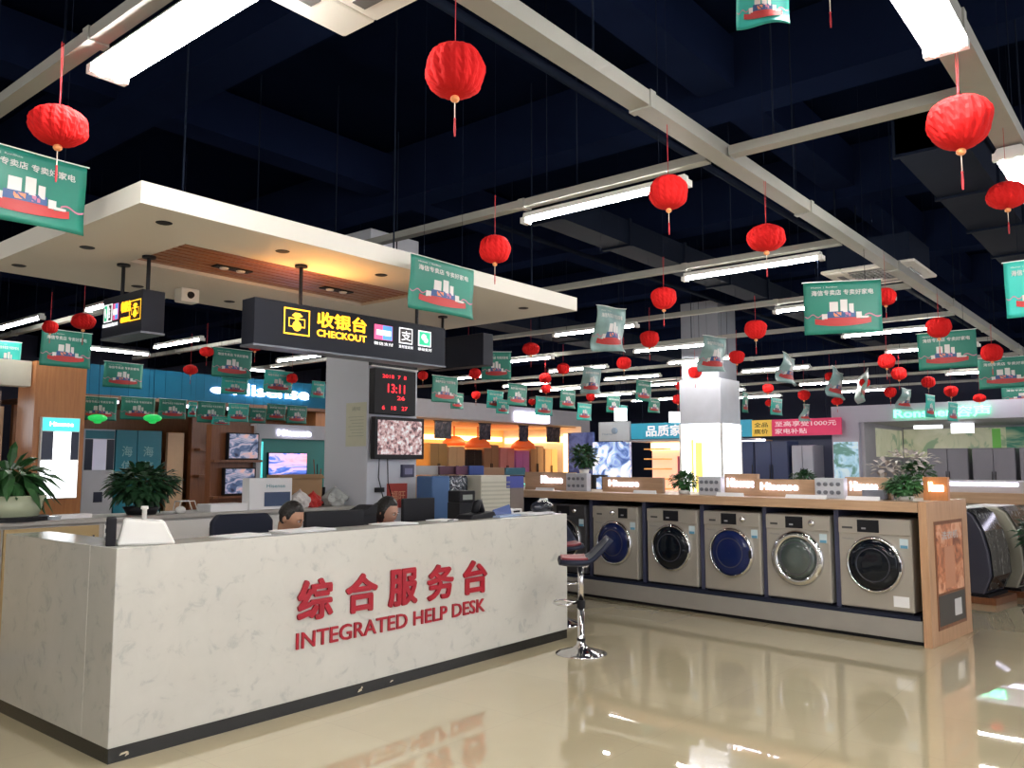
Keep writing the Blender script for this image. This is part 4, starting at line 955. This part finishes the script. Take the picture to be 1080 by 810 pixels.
t = thing('red_calendar', 'red hanging calendar with gold characters behind the person in red', 'calendar', (6.42, 6.92, 1.02))
bx(-.15, .14, -.02, 0, 0, .27).build('sheet', M('calendar_red', (.45, .05, .04), .5), t); MB().text('福旺', (-.11, -.022, .08), .22, .11, off=.01).build('characters', M('calendar_gold', (.8, .4, .25), .4), t)
t = thing('small_wall_socket', 'black power adapter on the pillar beneath the television cables', 'socket', (6.15, 6.92, 1.2))
bx(-.06, .06, -.03, 0, 0, .05).build('adapter', BLACK, t)
# cartons between pillar and washing machines
t = thing('ribbed_carton', 'cream ribbed carton with a blue corner standing behind the desk', 'carton', (6.80, 6.0, 0), radians(-10))
bx(0, .42, 0, .5, 0, 1.38).build('box', M('cream_card', (.62, .60, .50), .6), t, bevel=.008)
m = MB()
for i in range(16): m.box(.01, .41, -.006, 0, .62 + i * .045, .64 + i * .045)
m.build('ribs', M('rib_cream', (.50, .49, .40), .6), t)
bx(.422, .62, 0, .5, 0, 1.36).build('side_pack', M('pack_brown', (.20, .16, .14), .5), t); bx(.36, .61, -.006, 0, 1.24, 1.37).build('blue_label', M('label_blue', (.06, .08, .35), .4), t)
t = thing('wrapped_appliance', 'appliance wrapped in bluish clear film behind the monitor', 'wrapped goods', (6.30, 6.25, 0), radians(-10))
bx(0, .24, 0, .3, .0, 1.38).build('blue_pack', M('film_blue', (.05, .13, .30), .3), t, bevel=.02)
MB().box(.25, .50, .02, .3, 0, 1.38).build('film_pack', picture('film_dark', [(.4, (.02, .02, .03)), (.55, (.12, .15, .18)), (.62, (.75, .8, .85))], 9, 0, .12, dist=3), t, bevel=.02)
tag(bx(0, .3, 0, .2, 0, 1.30).build('brown_carton', CB, loc=(6.98, 6.85, 0), bevel=.004), 'brown carton standing behind the ribbed cream carton', 'carton')
t = thing('counter_scale', 'small black electronic scale left of the ribbed carton', 'scale', (6.22, 5.75, 0), radians(-10))
bx(-.1, .1, -.1, .1, 0, 1.12).build('stand', DARK, t); bx(-.1, .1, -.1, .1, 1.12, 1.24).build('display_head', BLACK, t, bevel=.01); bx(-.06, .06, -.104, -.1, 1.15, 1.20).build('screen', M('lcd', (.25, .28, .25), .3), t)
# ------------------------------------------------------------------ left shops
def fridge(loc, rz, w, h, mat, lab, doors=2, z0=0, hd=.06, grp='refrigerators in the far shops'):
    t = thing('refrigerator', lab, 'refrigerator', loc, rz, grp)
    bx(0, w, 0, .6, z0, h).build('body', mat, t, bevel=.006)
    for k in range(doors):
        a = w * k / doors + .006; b = w * (k + 1) / doors - .006
        d = bx(a, b, -.04, -.002, z0 + .08, h - .01).build('door', mat, t, bevel=.006)
        hx = b - .03 if k == 0 else a + .015
        bx(hx, hx + .014, -.06, -.04, h * .45, h * .75).build('handle', DARK, d)
    return t
t = thing('orange_wood_pillar', 'orange wooden shop pillar carrying a tall lit panel', 'shop pillar', (3.97, 10.5, 0))
bx(0, .58, 0, .5, 0, 2.72).build('boarding', WOODO, t)
q = thing('lit_product_panel', 'tall glowing white and turquoise product panel on the orange wooden pillar', 'lit panel', (4.04, 10.5, 1.1))
bx(0, .44, -.05, -.002, 0, .96).build('frame', WPLAST, q); bx(.015, .43, -.054, -.05, .01, .45).build('white_screen', GLOWW2, q); bx(.015, .43, -.054, -.05, .80, .95).build('turquoise_header', GLOWC, q)
bx(.14, .34, -.054, -.05, .46, .79).build('product_glow', GLOWW2, q)
for a, b in ((.015, .14), (.34, .43)): bx(a, b, -.054, -.05, .46, .79).build('dark_side', M('panel_dark', (.03, .04, .08), .3), q)
MB().text('Hisense', (.09, -.057, .855), .27, .05, off=.02).build('lettering', GLOWW, q)
t = thing('corner_shop_front', 'cream headed shop front with reddish display at the left edge', 'shop front', (2.2, 10.6, 0))
bx(0, 1.76, 0, .2, 2.42, 2.72).build('header', M('header_cream', (.62, .60, .50), .5), t); bx(0, 1.76, .9, .95, 0, 2.42).build('back_board', M('dim_brown', (.22, .17, .15), .6), t)
bx(1.0, 1.5, .86, .9, 1.7, 2.3).build('ceiling_lightbox', GLOWW2, t); bx(.9, 1.68, .85, .9, 1.5, 1.75).build('red_display', picture('red_display', [(.4, (.35, .08, .07)), (.6, (.65, .35, .28))], 5, .3), t)
bx(1.62, 1.66, .5, .55, 1.0, 2.2).build('brass_post', M('brass_post', (.6, .42, .28), .4), t)
bx(1.0, 1.7, .7, .9, 0, 1.45).build('low_cabinet', M('cab_grey', (.20, .22, .2), .5), t)
t = thing('blue_shop', 'shop with a broad blue fascia and glowing white brand name', 'shop', (4.9, 11.5, 0))
bx(0, 4.3, 0, .15, 2.45, 2.86).build('fascia', BLUEF, t)
MB().text('Hisense', (2.28, -.03, 2.575), 1.42, .19, ex=.02, off=.016).ball((2.02, -.02, 2.63), (.12, .02, .05), 12, 8).build('glowing_name', GLOWW, t)
bx(0, 4.3, 2.2, 2.3, 0, 2.45).build('back_boarding', WOODO, t); bx(-.2, 4.4, 0, 2.3, 2.40, 2.45).build('soffit', M('soffit_brown', (.20, .10, .06), .6), t)
bx(4.0, 4.3, .15, 2.2, 0, 2.45).build('side_boarding', WOODO, t)
m = MB()
for x, w in ((.05, .6), (1.6, .25), (2.4, .2)): m.box(x, x + w, .25, .32, 2.36, 2.40)
m.build('ceiling_lamps', GLOWW, t)
bx(2.15, 4.3, .9, 1.0, 0, 2.25).build('brown_partition', WOODD, t)
m = MB(); m.box(2.2, 2.95, .72, .9, 1.72, 1.76).box(2.2, 2.95, .72, .9, 1.30, 1.34); m.build('shelf', WOODD, t)
t = thing('display_fridge', 'pale grey display fridge with a dark upper screen in the blue shop', 'refrigerator', (5.40, 12.45, 0))
bx(0, .45, 0, .6, 0, 2.02).build('body', M('fridge_pale', (.50, .52, .58), .35), t, bevel=.006)
bx(.02, .44, -.006, 0, 1.88, 2.0).build('teal_header', M('teal_dark', (.01, .16, .22), .4), t)
for a, b in ((.02, .13), (.33, .44)): bx(a, b, -.006, 0, 1.42, 1.87).build('dark_screen_side', M('scr_dark', (.02, .025, .05), .3), t)
bx(.13, .33, -.006, 0, 1.42, 1.87).build('bright_screen', M('scr_bright', (.5, .5, .6), .3, em=(.5, .5, .65), es=.3), t)
bx(.17, .30, -.006, 0, .95, 1.1).build('dark_plate', MC['scr_dark'], t)
for k, x in enumerate((5.87, 6.20)):
    t = thing('teal_display_panel', ('left' if k == 0 else 'right') + ' teal panel with white characters in the blue shop', 'display panel', (x, 12.45, 0), 0, 'teal panels in the blue shop')
    bx(0, .32 + .06 * k, 0, .08, 0, 2.02).build('board', M('panel_teal', (.006, .19, .27), .4), t, bevel=.004)
    MB().text('海', (.09, -.004, 1.62), .16, .16, off=.01).text('信', (.09, -.004, 1.40), .16, .16, off=.01).build('characters', M('pan_text', (.25, .5, .55), .5), t)
t = thing('beige_door_panel', 'narrow beige door panel right of the teal panels', 'door panel', (6.68, 12.45, 0)); bx(0, .27, 0, .06, 0, 2.0).build('leaf', M('beige_leaf', (.60, .40, .25), .5), t); bx(.02, .04, -.02, 0, .9, 1.2).build('handle', DARK, t)
for k, px in enumerate((103, 161)):
    P = atD(px, 441, 10.3)
    t = thing('green_lamp', None, None, P)
    MB().ball((0, 0, 0), (.12, .06, .05), 16, 8).ball((0, 0, -.05), (.05, .04, .02), 10, 6).build('shade', M('lamp_green', (.02, .45, .08), .4, em=(.02, .8, .15), es=.45), t, smooth=True)
    MB().tube([(0, 0, 0), (0, 0, 4.645 - P.z)], .003, 5).build('cord', DUCT, t)
    tag(t, ('left' if k == 0 else 'right') + ' green glowing lamp hanging in the blue shop', 'lamp', 'green lamps in the blue shop')
for k, (z0, z1) in enumerate(((1.36, 1.72), (1.76, 2.1))):
    t = thing('shelf_plant', ('lower' if k == 0 else 'upper') + ' dark plant on the brown wooden shelf', 'plant', (7.5, 12.28, z0 - .02 + .0), 0, 'plants on the brown shelf')
    MB().lathe([(.06, 0), (.07, .08), (.06, .08)], 14).build('pot', WOODD, t); m = MB(); leafblob(m, (0, 0, .16), .22, .08, .1, 90, .08, 21 + k); m.build('foliage', LEAFD, t)
t = thing('television_stand', 'dark brown stand wall holding two small televisions', 'stand', (5.62, 9.42, 0)); bx(0, .64, 0, .12, 0, 2.0).build('board', WOODD, t)
bx(-.02, .66, -.12, 0, 1.53, 1.56).build('shelf', WOODD, t); bx(-.02, .66, -.12, 0, 1.08, 1.11).build('lower_shelf', WOODD, t)
for k, (x, z0, z1, lab) in enumerate(((5.80, 1.56, 1.90, 'upper small television with a cloudy picture on the brown stand'), (5.76, 1.12, 1.46, 'lower small television with a cloudy picture on the brown stand'))):
    t = thing('television', lab, 'television', (x, 9.36, z0), 0, 'televisions with cloudy pictures'); bx(0, .44, -.03, .03, 0, z1 - z0).build('bezel', BLACK, t); bx(.015, .425, -.034, -.03, .02, z1 - z0 - .015).build('screen', SKYDIM, t)
t = thing('grey_television_booth', 'pale grey display booth frame with a glowing name left of the pillar', 'display booth', (6.22, 9.35, 0))
BG = M('booth_grey', (.46, .46, .50), .5)
m = MB(); m.box(0, 1.2, 0, .15, 1.84, 2.03).box(0, .07, 0, .15, 0, 1.84).box(.07, 1.2, .10, .15, 0, 1.1); m.build('frame', BG, t)
bx(.07, 1.2, .10, .15, 1.1, 1.84).build('teal_back', M('booth_teal', (.01, .22, .20), .4), t); bx(.11, .15, .08, .10, 1.1, 1.8).build('cyan_light_strip', GLOWC, t)
MB().text('Hisense', (.31, -.012, 1.885), .53, .075, ex=.01, off=.014).build('glowing_name', GLOWW, t)
t = thing('television', 'bright pink and blue television inside the grey booth', 'television', (6.45, 9.42, 1.16), 0, 'televisions with cloudy pictures')
bx(0, .62, 0, .04, -.02, .50).build('bezel', BLACK, t); bx(.01, .61, -.004, 0, 0, .49).build('screen', SKYPIC, t)
# ------------------------------------------------------------------ warm shop in the middle
t = thing('warm_shop', 'long white fascia shop with a warm orange lit interior', 'shop', (10.5, 14.0, 0))
SHW = M('fascia_white', (.60, .60, .66), .5)
bx(0, 10.3, 0, .2, 2.62, 3.05).build('fascia', SHW, t)
bx(6.7, 8.2, -.06, 0, 2.66, 2.92).build('glowing_sign', GLOWW, t)
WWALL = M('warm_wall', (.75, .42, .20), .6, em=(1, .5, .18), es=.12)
bx(-.5, 10.3, 3.0, 3.1, 0, 2.62).build('back_wall', WWALL, t); bx(-.5, 10.3, .2, 3.0, 2.58, 2.62).build('soffit', M('warm_soffit', (.5, .35, .25), .6), t)
bx(9.85, 10.3, 0, 3.0, 0, 2.62).build('side_wall', SHW, t)
m = MB(); m.box(.2, 9.6, 2.85, 2.98, 2.22, 2.36)
m.build('warm_strip_light', GLOWWARM, t); bx(9.78, 9.85, .35, 2.9, 2.16, 2.34).build('side_strip_light', GLOWWARM, t)
for k, xx in enumerate((12.8, 15.6, 18.4)):
    ld = bpy.data.lights.new('shop_spot', 'AREA'); ld.shape = 'RECTANGLE'; ld.size = 2.4; ld.size_y = .25; ld.energy = 75; ld.color = (1, .55, .22)
    lo = bpy.data.objects.new('warm_ceiling_light', ld); COL.objects.link(lo); lo.location = (xx, 15.6, 2.57)
bx(9.35, 9.75, .2, .3, .6, 2.4).build('warm_column_light', GLOWWARM, t)
for k in range(3):
    m = MB().lathe([(.36, -.16), (.30, -.02), (.16, .09), (.02, .12), (.02, .40)], 28, (0, 0, 0)); 
    P = ((16.3, 14.5, 2.10), (18.2, 14.5, 2.10), (17.2, 16.2, 2.2))[k]
    tag(m.build('dome_lamp', M('dome_orange', (.50, .07, .02), .5, em=(1, .16, .03), es=.25), loc=P, smooth=True), ('left orange dome lamp', 'right orange dome lamp', 'middle orange dome lamp')[k] + ' hanging in the warm lit shop', 'lamp', 'dome lamps in the warm shop')
cols = [M('fr_gold', (.42, .26, .10), .3), M('fr_cream', (.60, .42, .24), .3), M('fr_black', (.03, .022, .018), .25), M('fr_brown', (.30, .16, .09), .3), M('fr_rose', (.55, .22, .22), .25), M('fr_violet', (.42, .14, .42), .3)]
fx = [(14.75, 0, 'golden'), (15.42, 1, 'cream'), (16.1, 2, 'black'), (16.78, 3, 'brown'), (17.46, 4, 'rose'), (18.14, 5, 'violet'), (18.82, 3, 'brown'), (19.5, 1, 'cream')]
for i, (x, c, nm) in enumerate(fx):
    fridge((x, 14.75, 0), 0, .62, 2.04 - .07 * (i % 3), cols[c], '%s double door refrigerator, %s from the left in the warm lit shop' % (nm, ORD[i + 1]), grp='refrigerators in the warm shop')
for i, (a, b, lab) in enumerate(((459, 480, 'widest dark hanging banner'), (506, 522, 'dark hanging banner under the glowing sign'), (548, 562, 'narrow dark hanging banner'), (577, 600, 'last dark hanging banner'))):
    P = atD(a, 441, 18.6); t = thing('dark_banner', lab + ' in the warm lit shop window', 'banner', (P.x * 14.3 / P.y, 14.3, 2.56), 0, 'dark banners in the warm shop'); w = (b - a) * 18.6 / 880 * 1.3
    bx(0, w, 0, .03, -.42, 0).build('cloth', picture('banner_dark', [(.4, (.02, .02, .035)), (.6, (.10, .09, .12)), (.7, (.3, .22, .2))], 5), t); bx(-.02, w + .02, -.01, .04, 0, .02).build('rail', BLACK, t)
# low counters between desk and warm shop
for i, (x, y, w, c, h, lab) in enumerate(((8.7, 9.0, 1.4, 'wood', 1.32, 'wooden island counter behind the cream carton'), (11.0, 9.6, 1.6, 'wood', 1.30, 'wooden island counter below the blue lit logo'), (13.3, 10.6, 1.4, 'wood', 1.3, 'farthest wooden island counter before the warm shop'))):
    t = thing('island_counter', lab, 'display counter', (x, y, 0), radians(-8), 'wooden island counters'); bx(0, w, 0, .8, 0, h - .06).build('carcass', WOOD, t); bx(-.03, w + .03, -.03, .83, h - .06, h).build('worktop', WOODH, t)
    MB().text('Hisense', (w * .3, -.036, h - .2), w * .4, .09, ex=.01, off=.014).build('glowing_name', GLOWW if i != 1 else GLOWC, t)
for i, (px, py, D, w, h, c, lab) in enumerate(((470, 496, 11, .24, .11, (.10, .03, .06), 'small dark maroon carton'), (451, 496, 11, .4, .12, (.5, .5, .5), 'pale grey carton by the pillar'), (486, 496, 11, .22, .11, (.12, .03, .08), 'second small maroon carton'), (499, 496, 11, .20, .12, (.02, .06, .28), 'blue carton'), (517, 497, 11.3, .3, .10, (.30, .17, .09), 'brown carton'), (540, 497, 12, .3, .10, (.03, .14, .20), 'dark teal carton'))):
    P = atD(px, py, D); zb = P.z - h / 2
    tag(bx(-w / 2, w / 2, -.15, .15, 0, h).build('small_carton', M('carton_%d' % i, c, .5), loc=(P.x, P.y, 1.32 if False else zb), rotz=radians(-30), bevel=.004), lab + ' in the stack behind the island counter', 'carton', 'cartons behind the island counter')
t = thing('storage_rack', 'grey storage rack carrying small cartons behind the desk', 'rack', (9.05, 7.2, 0), radians(-30)); 
bx(-1.2, 1.2, -.2, .2, 1.33, 1.355).build('shelf', DARK, t)
for sx in (-1.15, 1.15):
    for sy in (-.17, .17): bx(sx - .02, sx + .02, sy - .02, sy + .02, 0, 1.33).build('leg', DARK, t)
# ------------------------------------------------------------------ banner, blue white shop and small shops
t = thing('promotion_banner', 'long teal and pink red banner with white Chinese slogans', 'banner', (16.8, 10.15, 2.09), -pi / 2)
TB = M('banner_teal', (.02, .30, .46), .4, em=(.02, .30, .46), es=.25); PB = M('banner_pink', (.60, .02, .10), .4, em=(.7, .02, .12), es=.25); YBn = M('banner_yellow', (.75, .50, .06), .4, em=(.8, .5, .05), es=.2)
bx(0, 2.95, 0, .05, 0, .36).build('teal_section', TB, t)
for xx in (.3, 2.5, 4.5): MB().tube([(xx, .025, .34), (xx, .025, 2.555)], .008, 6).build('hanging_wire', DUCT, t)
bx(2.96, 3.38, 0, .05, 0, .34).build('yellow_square', YBn, t); bx(3.39, 4.80, 0, .05, 0, .34).build('red_section', PB, t)
MB().text('品质家', (.40, -.006, .05), .92, .26, off=.03).text('典', (2.42, -.006, .05), .32, .24, off=.03).build('white_slogan', M('slogan_white', (.8, .8, .85), .5, em=(.7, .75, .8), es=.35), t)
MB().text('全品', (3.01, -.006, .19), .30, .10, off=.01).text('底价', (3.01, -.006, .05), .30, .10, off=.01).build('dark_characters', BLACK, t)
MB().text('至高享受1000元', (3.46, -.006, .19), 1.25, .11, off=.015).text('家电补贴', (3.46, -.006, .04), .66, .11, off=.015).build('offer_slogan', M('slogan_pink', (.8, .6, .65), .5, em=(.8, .5, .6), es=.25), t)
t = thing('logo_shop_board', 'pale grey shop board with a small round logo left of the teal banner', 'sign board', (16.8, 11.05, 2.06), -pi / 2)
MB().tube([(.4, .03, .44), (.4, .03, 2.585)], .008, 6).build('hanging_wire', DUCT, t); bx(0, .86, 0, .06, 0, .45).build('board', M('board_grey', (.42, .47, .52), .5), t); MB().ball((.45, -.01, .24), (.09, .01, .08), 16, 8).build('logo', M('logo_grey', (.2, .28, .38), .4), t); MB().text('Hisense', (.1, -.005, .14), .3, .05, off=.01).build('name', M('logo_grey', (.2, .28, .38), .4), t)
t = thing('bright_shelf_shop', 'brightly lit shop with orange shelves below the teal banner', 'shop', (17.0, 10.4, 0), -pi / 2)
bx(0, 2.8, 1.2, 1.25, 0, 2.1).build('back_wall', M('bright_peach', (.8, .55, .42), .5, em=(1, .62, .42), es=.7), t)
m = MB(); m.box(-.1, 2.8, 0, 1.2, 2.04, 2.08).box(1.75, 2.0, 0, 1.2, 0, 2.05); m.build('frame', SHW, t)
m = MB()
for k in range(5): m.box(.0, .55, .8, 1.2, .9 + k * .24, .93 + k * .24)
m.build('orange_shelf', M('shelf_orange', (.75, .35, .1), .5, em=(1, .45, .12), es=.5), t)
bx(.0, 1.7, 1.14, 1.2, 1.85, 2.03).build('light_strip', GLOWWARM, t)
m = MB(); m.box(.75, .82, 1.1, 1.19, 1.0, 1.7).box(.95, 1.15, 1.1, 1.19, 1.0, 1.6).box(1.3, 1.5, 1.1, 1.19, 1.0, 1.5); m.build('goods', M('goods_pink', (.55, .12, .2), .5), t)
m = MB(); m.ball((1.08, 1.05, 1.45), (.10, .05, .22), 12, 8); m.build('violet_figure', M('goods_violet', (.25, .10, .6), .4, em=(.2, .08, .6), es=.4), t)
for px, py, w, h, lab in ((655, 437, .22, .24, 'small square white lit box sign above the teal banner'), (715, 440, .30, .20, 'white lit box sign touching the left side of the white pillar')):
    P = atD(px, py, 15.5); t = thing('lit_box_sign', lab, 'sign', P, -pi / 4)
    bx(-w / 2, w / 2, 0, .08, -h / 2, h / 2).build('box', GLOWW2, t); MB().tube([(0, .04, h / 2), (0, .04, 4.645 - P.z)], .004, 5).build('hanging_wire', DUCT, t)
t = thing('ice_blue_display', 'white and blue crystal like display behind the tall dark plant', 'display', (17.0, 11.5, 0), -pi / 2)
bx(0, 1.05, .2, .3, 0, 2.05).build('panel', picture('ice_pic', [(.38, (.06, .12, .35)), (.5, (.35, .5, .8)), (.6, (.95, .97, 1.))], 2.2, .7), t); bx(-.75, 0, .2, .3, 0, 2.3).build('blue_panel', picture('navy_pic', [(.4, (.03, .05, .16)), (.6, (.10, .14, .35))], 3, .3), t)
fridge((17.2, 7.75, 0), -pi / 2, .42, 2.0, M('navy_fridge', (.04, .055, .13), .25), 'dark navy refrigerator right of the white pillar, first of two', 1, grp='navy refrigerators')
fridge((17.2, 7.30, 0), -pi / 2, .72, 2.0, MC['navy_fridge'], 'dark navy double refrigerator right of the white pillar, second of two', 2, grp='navy refrigerators')
fridge((17.2, 6.5, 0), -pi / 2, .45, 1.9, M('grey_fridge', (.35, .37, .45), .3), 'light grey striped refrigerator below the pink red banner', 2, grp='navy refrigerators')
t = thing('open_ceiling_shop', 'dim navy shop wall under the pink red banner', 'shop wall', (18.4, 8.4, 0), -pi / 2); bx(0, 2.75, 0, .1, 0, 2.05).build('wall', M('dim_navy', (.05, .06, .11), .6), t)
bx(.0, 1.0, -.4, 0, 2.02, 2.06).build('wooden_header', WOOD, t); bx(.05, 1.0, -.42, -.4, 2.0, 2.07).build('light_strip', GLOWW, t); bx(1.15, 1.2, -.9, -.85, .6, 1.95).build('lit_post', GLOWW2, t)
# ------------------------------------------------------------------ lavender fascia shop on the right
t = thing('lavender_shop', 'lavender fascia shop with glowing green letters on the right', 'shop', (17.0, 5.60, 0), -pi / 2)
bx(0, 6.6, 0, .25, 2.33, 2.66).build('fascia', LAV, t); bx(0, .52, 0, .15, 0, 2.33).build('side_panel', LAV, t)
MB().text('Ronshen容声', (1.20, -.03, 2.375), 1.63, .20, ex=.03, off=.02).build('green_letters', GLOWG, t)
bx(.02, .5, -.006, 0, .9, 1.95).build('light_blue_picture', picture('blue_landscape', [(.40, (.10, .25, .22)), (.5, (.35, .6, .75)), (.62, (.60, .75, .88))], 3, .25), t)
bx(.52, .58, .15, 3.0, 0, 2.33).build('inner_side_wall', M('lav_wall', (.42, .40, .44), .5), t); bx(.575, .585, .9, 2.9, 1.66, 2.25).build('side_picture', picture('cream_pic2', [(.38, (.30, .42, .25)), (.46, (.62, .62, .42)), (.7, (.72, .70, .52))], 2.0, .2), t)
bx(.5, 6.6, 3.0, 3.1, 0, 2.45).build('back_wall', M('lav_wall', (.42, .40, .44), .5), t); bx(.5, 6.6, .25, 3.0, 2.33, 2.37).build('soffit', M('lav_soffit', (.42, .42, .45), .6), t)
m = MB(); m.box(.60, 2.6, 2.95, 3.0, 1.66, 2.28); m.build('cream_picture', picture('cream_pic', [(.38, (.30, .42, .25)), (.46, (.62, .62, .42)), (.7, (.72, .70, .52))], 2.0, .2), t)
m = MB(); m.box(2.6, 6.6, 2.93, 3.0, 1.75, 2.28); m.build('green_landscape', picture('green_pic', [(.38, (.02, .16, .11)), (.48, (.06, .28, .18)), (.58, (.30, .45, .28)), (.68, (.62, .62, .38))], 1.1, .15, vec=(1, 1, 2.5)), t)
bx(2.35, 2.5, 2.9, 2.95, 1.62, 2.25).build('green_stripe', M('lime', (.2, .55, .12), .5, em=(.2, .6, .1), es=.2), t)
for q in ((1.9, 2.3, 1.3, 1.36, 2.12, 2.31), (1.0, 1.55, 2.2, 2.26, 2.26, 2.33), (3.4, 5.0, 1.0, 1.06, 2.05, 2.31)): bx(*q).build('ceiling_lightbox', GLOWW2, t)
for k in range(6):
    fridge((18.3, 4.15 - k * .80, 0), -pi / 2, .73, 1.82, M('lav_fridge', (.20, .19, .23), .3), 'grey lavender refrigerator, %s from the left in the lavender shop' % ORD[k + 1], 2, grp='refrigerators in the lavender shop')
t = plant('flower_arrangement', R(4.85, 1.7, 1.14), 'leafy arrangement with white flowers before the lavender shop', (.08, .06), .28, .34, 160, .10, 31, mat=LEAF)
m = MB(); leafblob(m, (.0, .12, .42), .42, .34, .12, 70, .12, 33); leafblob(m, (-.1, .4, .30), .16, .2, .1, 40, .12, 34); m.build('white_flowers', M('petal', (.62, .56, .52), .5), t)
# second counter with long lit strip
t = thing('second_display_counter', 'second wooden display counter with long white light strips behind the washing machines', 'display counter', R(4.5, -6, 0), TH)
bx(.05, .8, 0, 9.7, 0, 1.0).build('carcass', PLINTH, t); bx(-.03, .83, 0, 9.7, 1.0, 1.14).build('worktop', WOODH, t)
t = thing('light_strip_sign', 'long white lit strip sign above the second counter', 'sign', R(4.6, -2.2, 1.14), TH)
bx(0, .06, 0, 4.6, 0, .14).build('board', M('strip_board', (.45, .42, .42), .5), t); bx(-.03, .09, 0, 4.6, .14, .16).build('top_rail', SHW, t); m = MB().box(-.012, 0, 2.6, 4.5, .085, .13).box(-.012, 0, .1, 2.3, .085, .13); m.build('light_strip', GLOWW, t)
for k, (ly, w, lab) in enumerate(((-.55, .75, 'glowing white brand sign just right of the oak end panel'), (-1.5, .45, 'glowing white brand sign near the right edge plant'))):
    t = thing('brand_sign_board', lab, 'sign board', R(4.52, ly - .4, 1.14), TH, 'illuminated sign boards on the second counter'); bx(0, .05, -w - .1, .05, 0, .15).build('board', WOODH, t)
    MB().text('Hisense', (-.002, 0, .045), w, .085, xd=(0, -1, 0), ex=.012, off=.014).build('glowing_letters', GLOWW, t)
plant('potted_plant', R(4.7, -2.5, 1.14), 'green plant at the right edge on the second counter', (.08, .05), .2, .22, 220, .08, 41, mat=LEAF)
# curved dark machines past the end panel
def curved(loc, rz, lab, body):
    t = thing('curved_washing_machine', lab, 'washing machine', loc, rz, 'film wrapped machines with curved fronts')
    pts = [(.0, 0, .1), (.52, 0, .1), (.60, 0, .3), (.585, 0, .55), (.53, 0, .78), (.44, 0, .95), (.36, 0, 1.0), (.0, 0, 1.0)]
    MB().prism(pts, (0, -.6, 0)).build('body', body, t, bevel=.02)
    m = MB(); prof = [(.535, .13), (.612, .3), (.598, .55), (.545, .78), (.452, .962), (.37, 1.012)]
    V = [(x + .004, -.02 - j * .56, z) for j in range(2) for x, z in prof]; m.add([Vector(v) for v in V], [(i, i + 1, 7 + i, 6 + i) for i in range(5)])
    m.build('glossy_front', picture('film_painted_gloss', [(.45, (.03, .03, .03)), (.60, (.10, .10, .09)), (.70, (.5, .5, .48))], 5, 0, .08, vec=(3, 3, .8), dist=2), t)  # pale streaks in the colour paint the vertical highlights of the gloss
    bx(.03, .36, -.57, -.03, 1.0, 1.02).build('top_lid', WPLAST, t, bevel=.006); bx(-.02, .64, -.62, .02, .0, .07).build('pallet', WOODD, t); bx(.0, .56, -.6, 0, .07, .1).build('foot_frame', BLACK, t)
    return t
curved((10.98, 2.26, 0), -pi / 2 - radians(9), 'dark curved front washing machine just right of the oak end panel', M('graphite_side', (.045, .045, .065), .3))
curved((11.74, 2.06, 0), -pi / 2 - radians(9), 'second curved front machine with pale sides, farther behind the dark one', M('champagne_side', (.40, .38, .30), .3))
plant('potted_plant', (10.55, 1.30, 0), 'dark leafy floor plant at the right edge before the pale curved machine', (.14, .45), .24, .5, 220, .14, 51, mat=LEAFD, potmat=BLACK)
# store lamps further out of view that light the floor: the tube rows go on behind the viewer
for i, (x, y) in enumerate(((.8, -.6), (3.6, -2.0), (-1.6, 1.2), (7.2, -1.6), (-1.4, 4.4), (.2, 6.6), (1.6, -3.4), (5.4, -3.4), (5.4, -.9), (-.6, 2.8), (-3, 3), (9.2, -1.6), (2.6, -1.4))):
    dup(tm, (x, y, Z_TRAY - .045), 0, 'thin white fluorescent tube behind the viewer', 'fluorescent tubes behind the viewer')
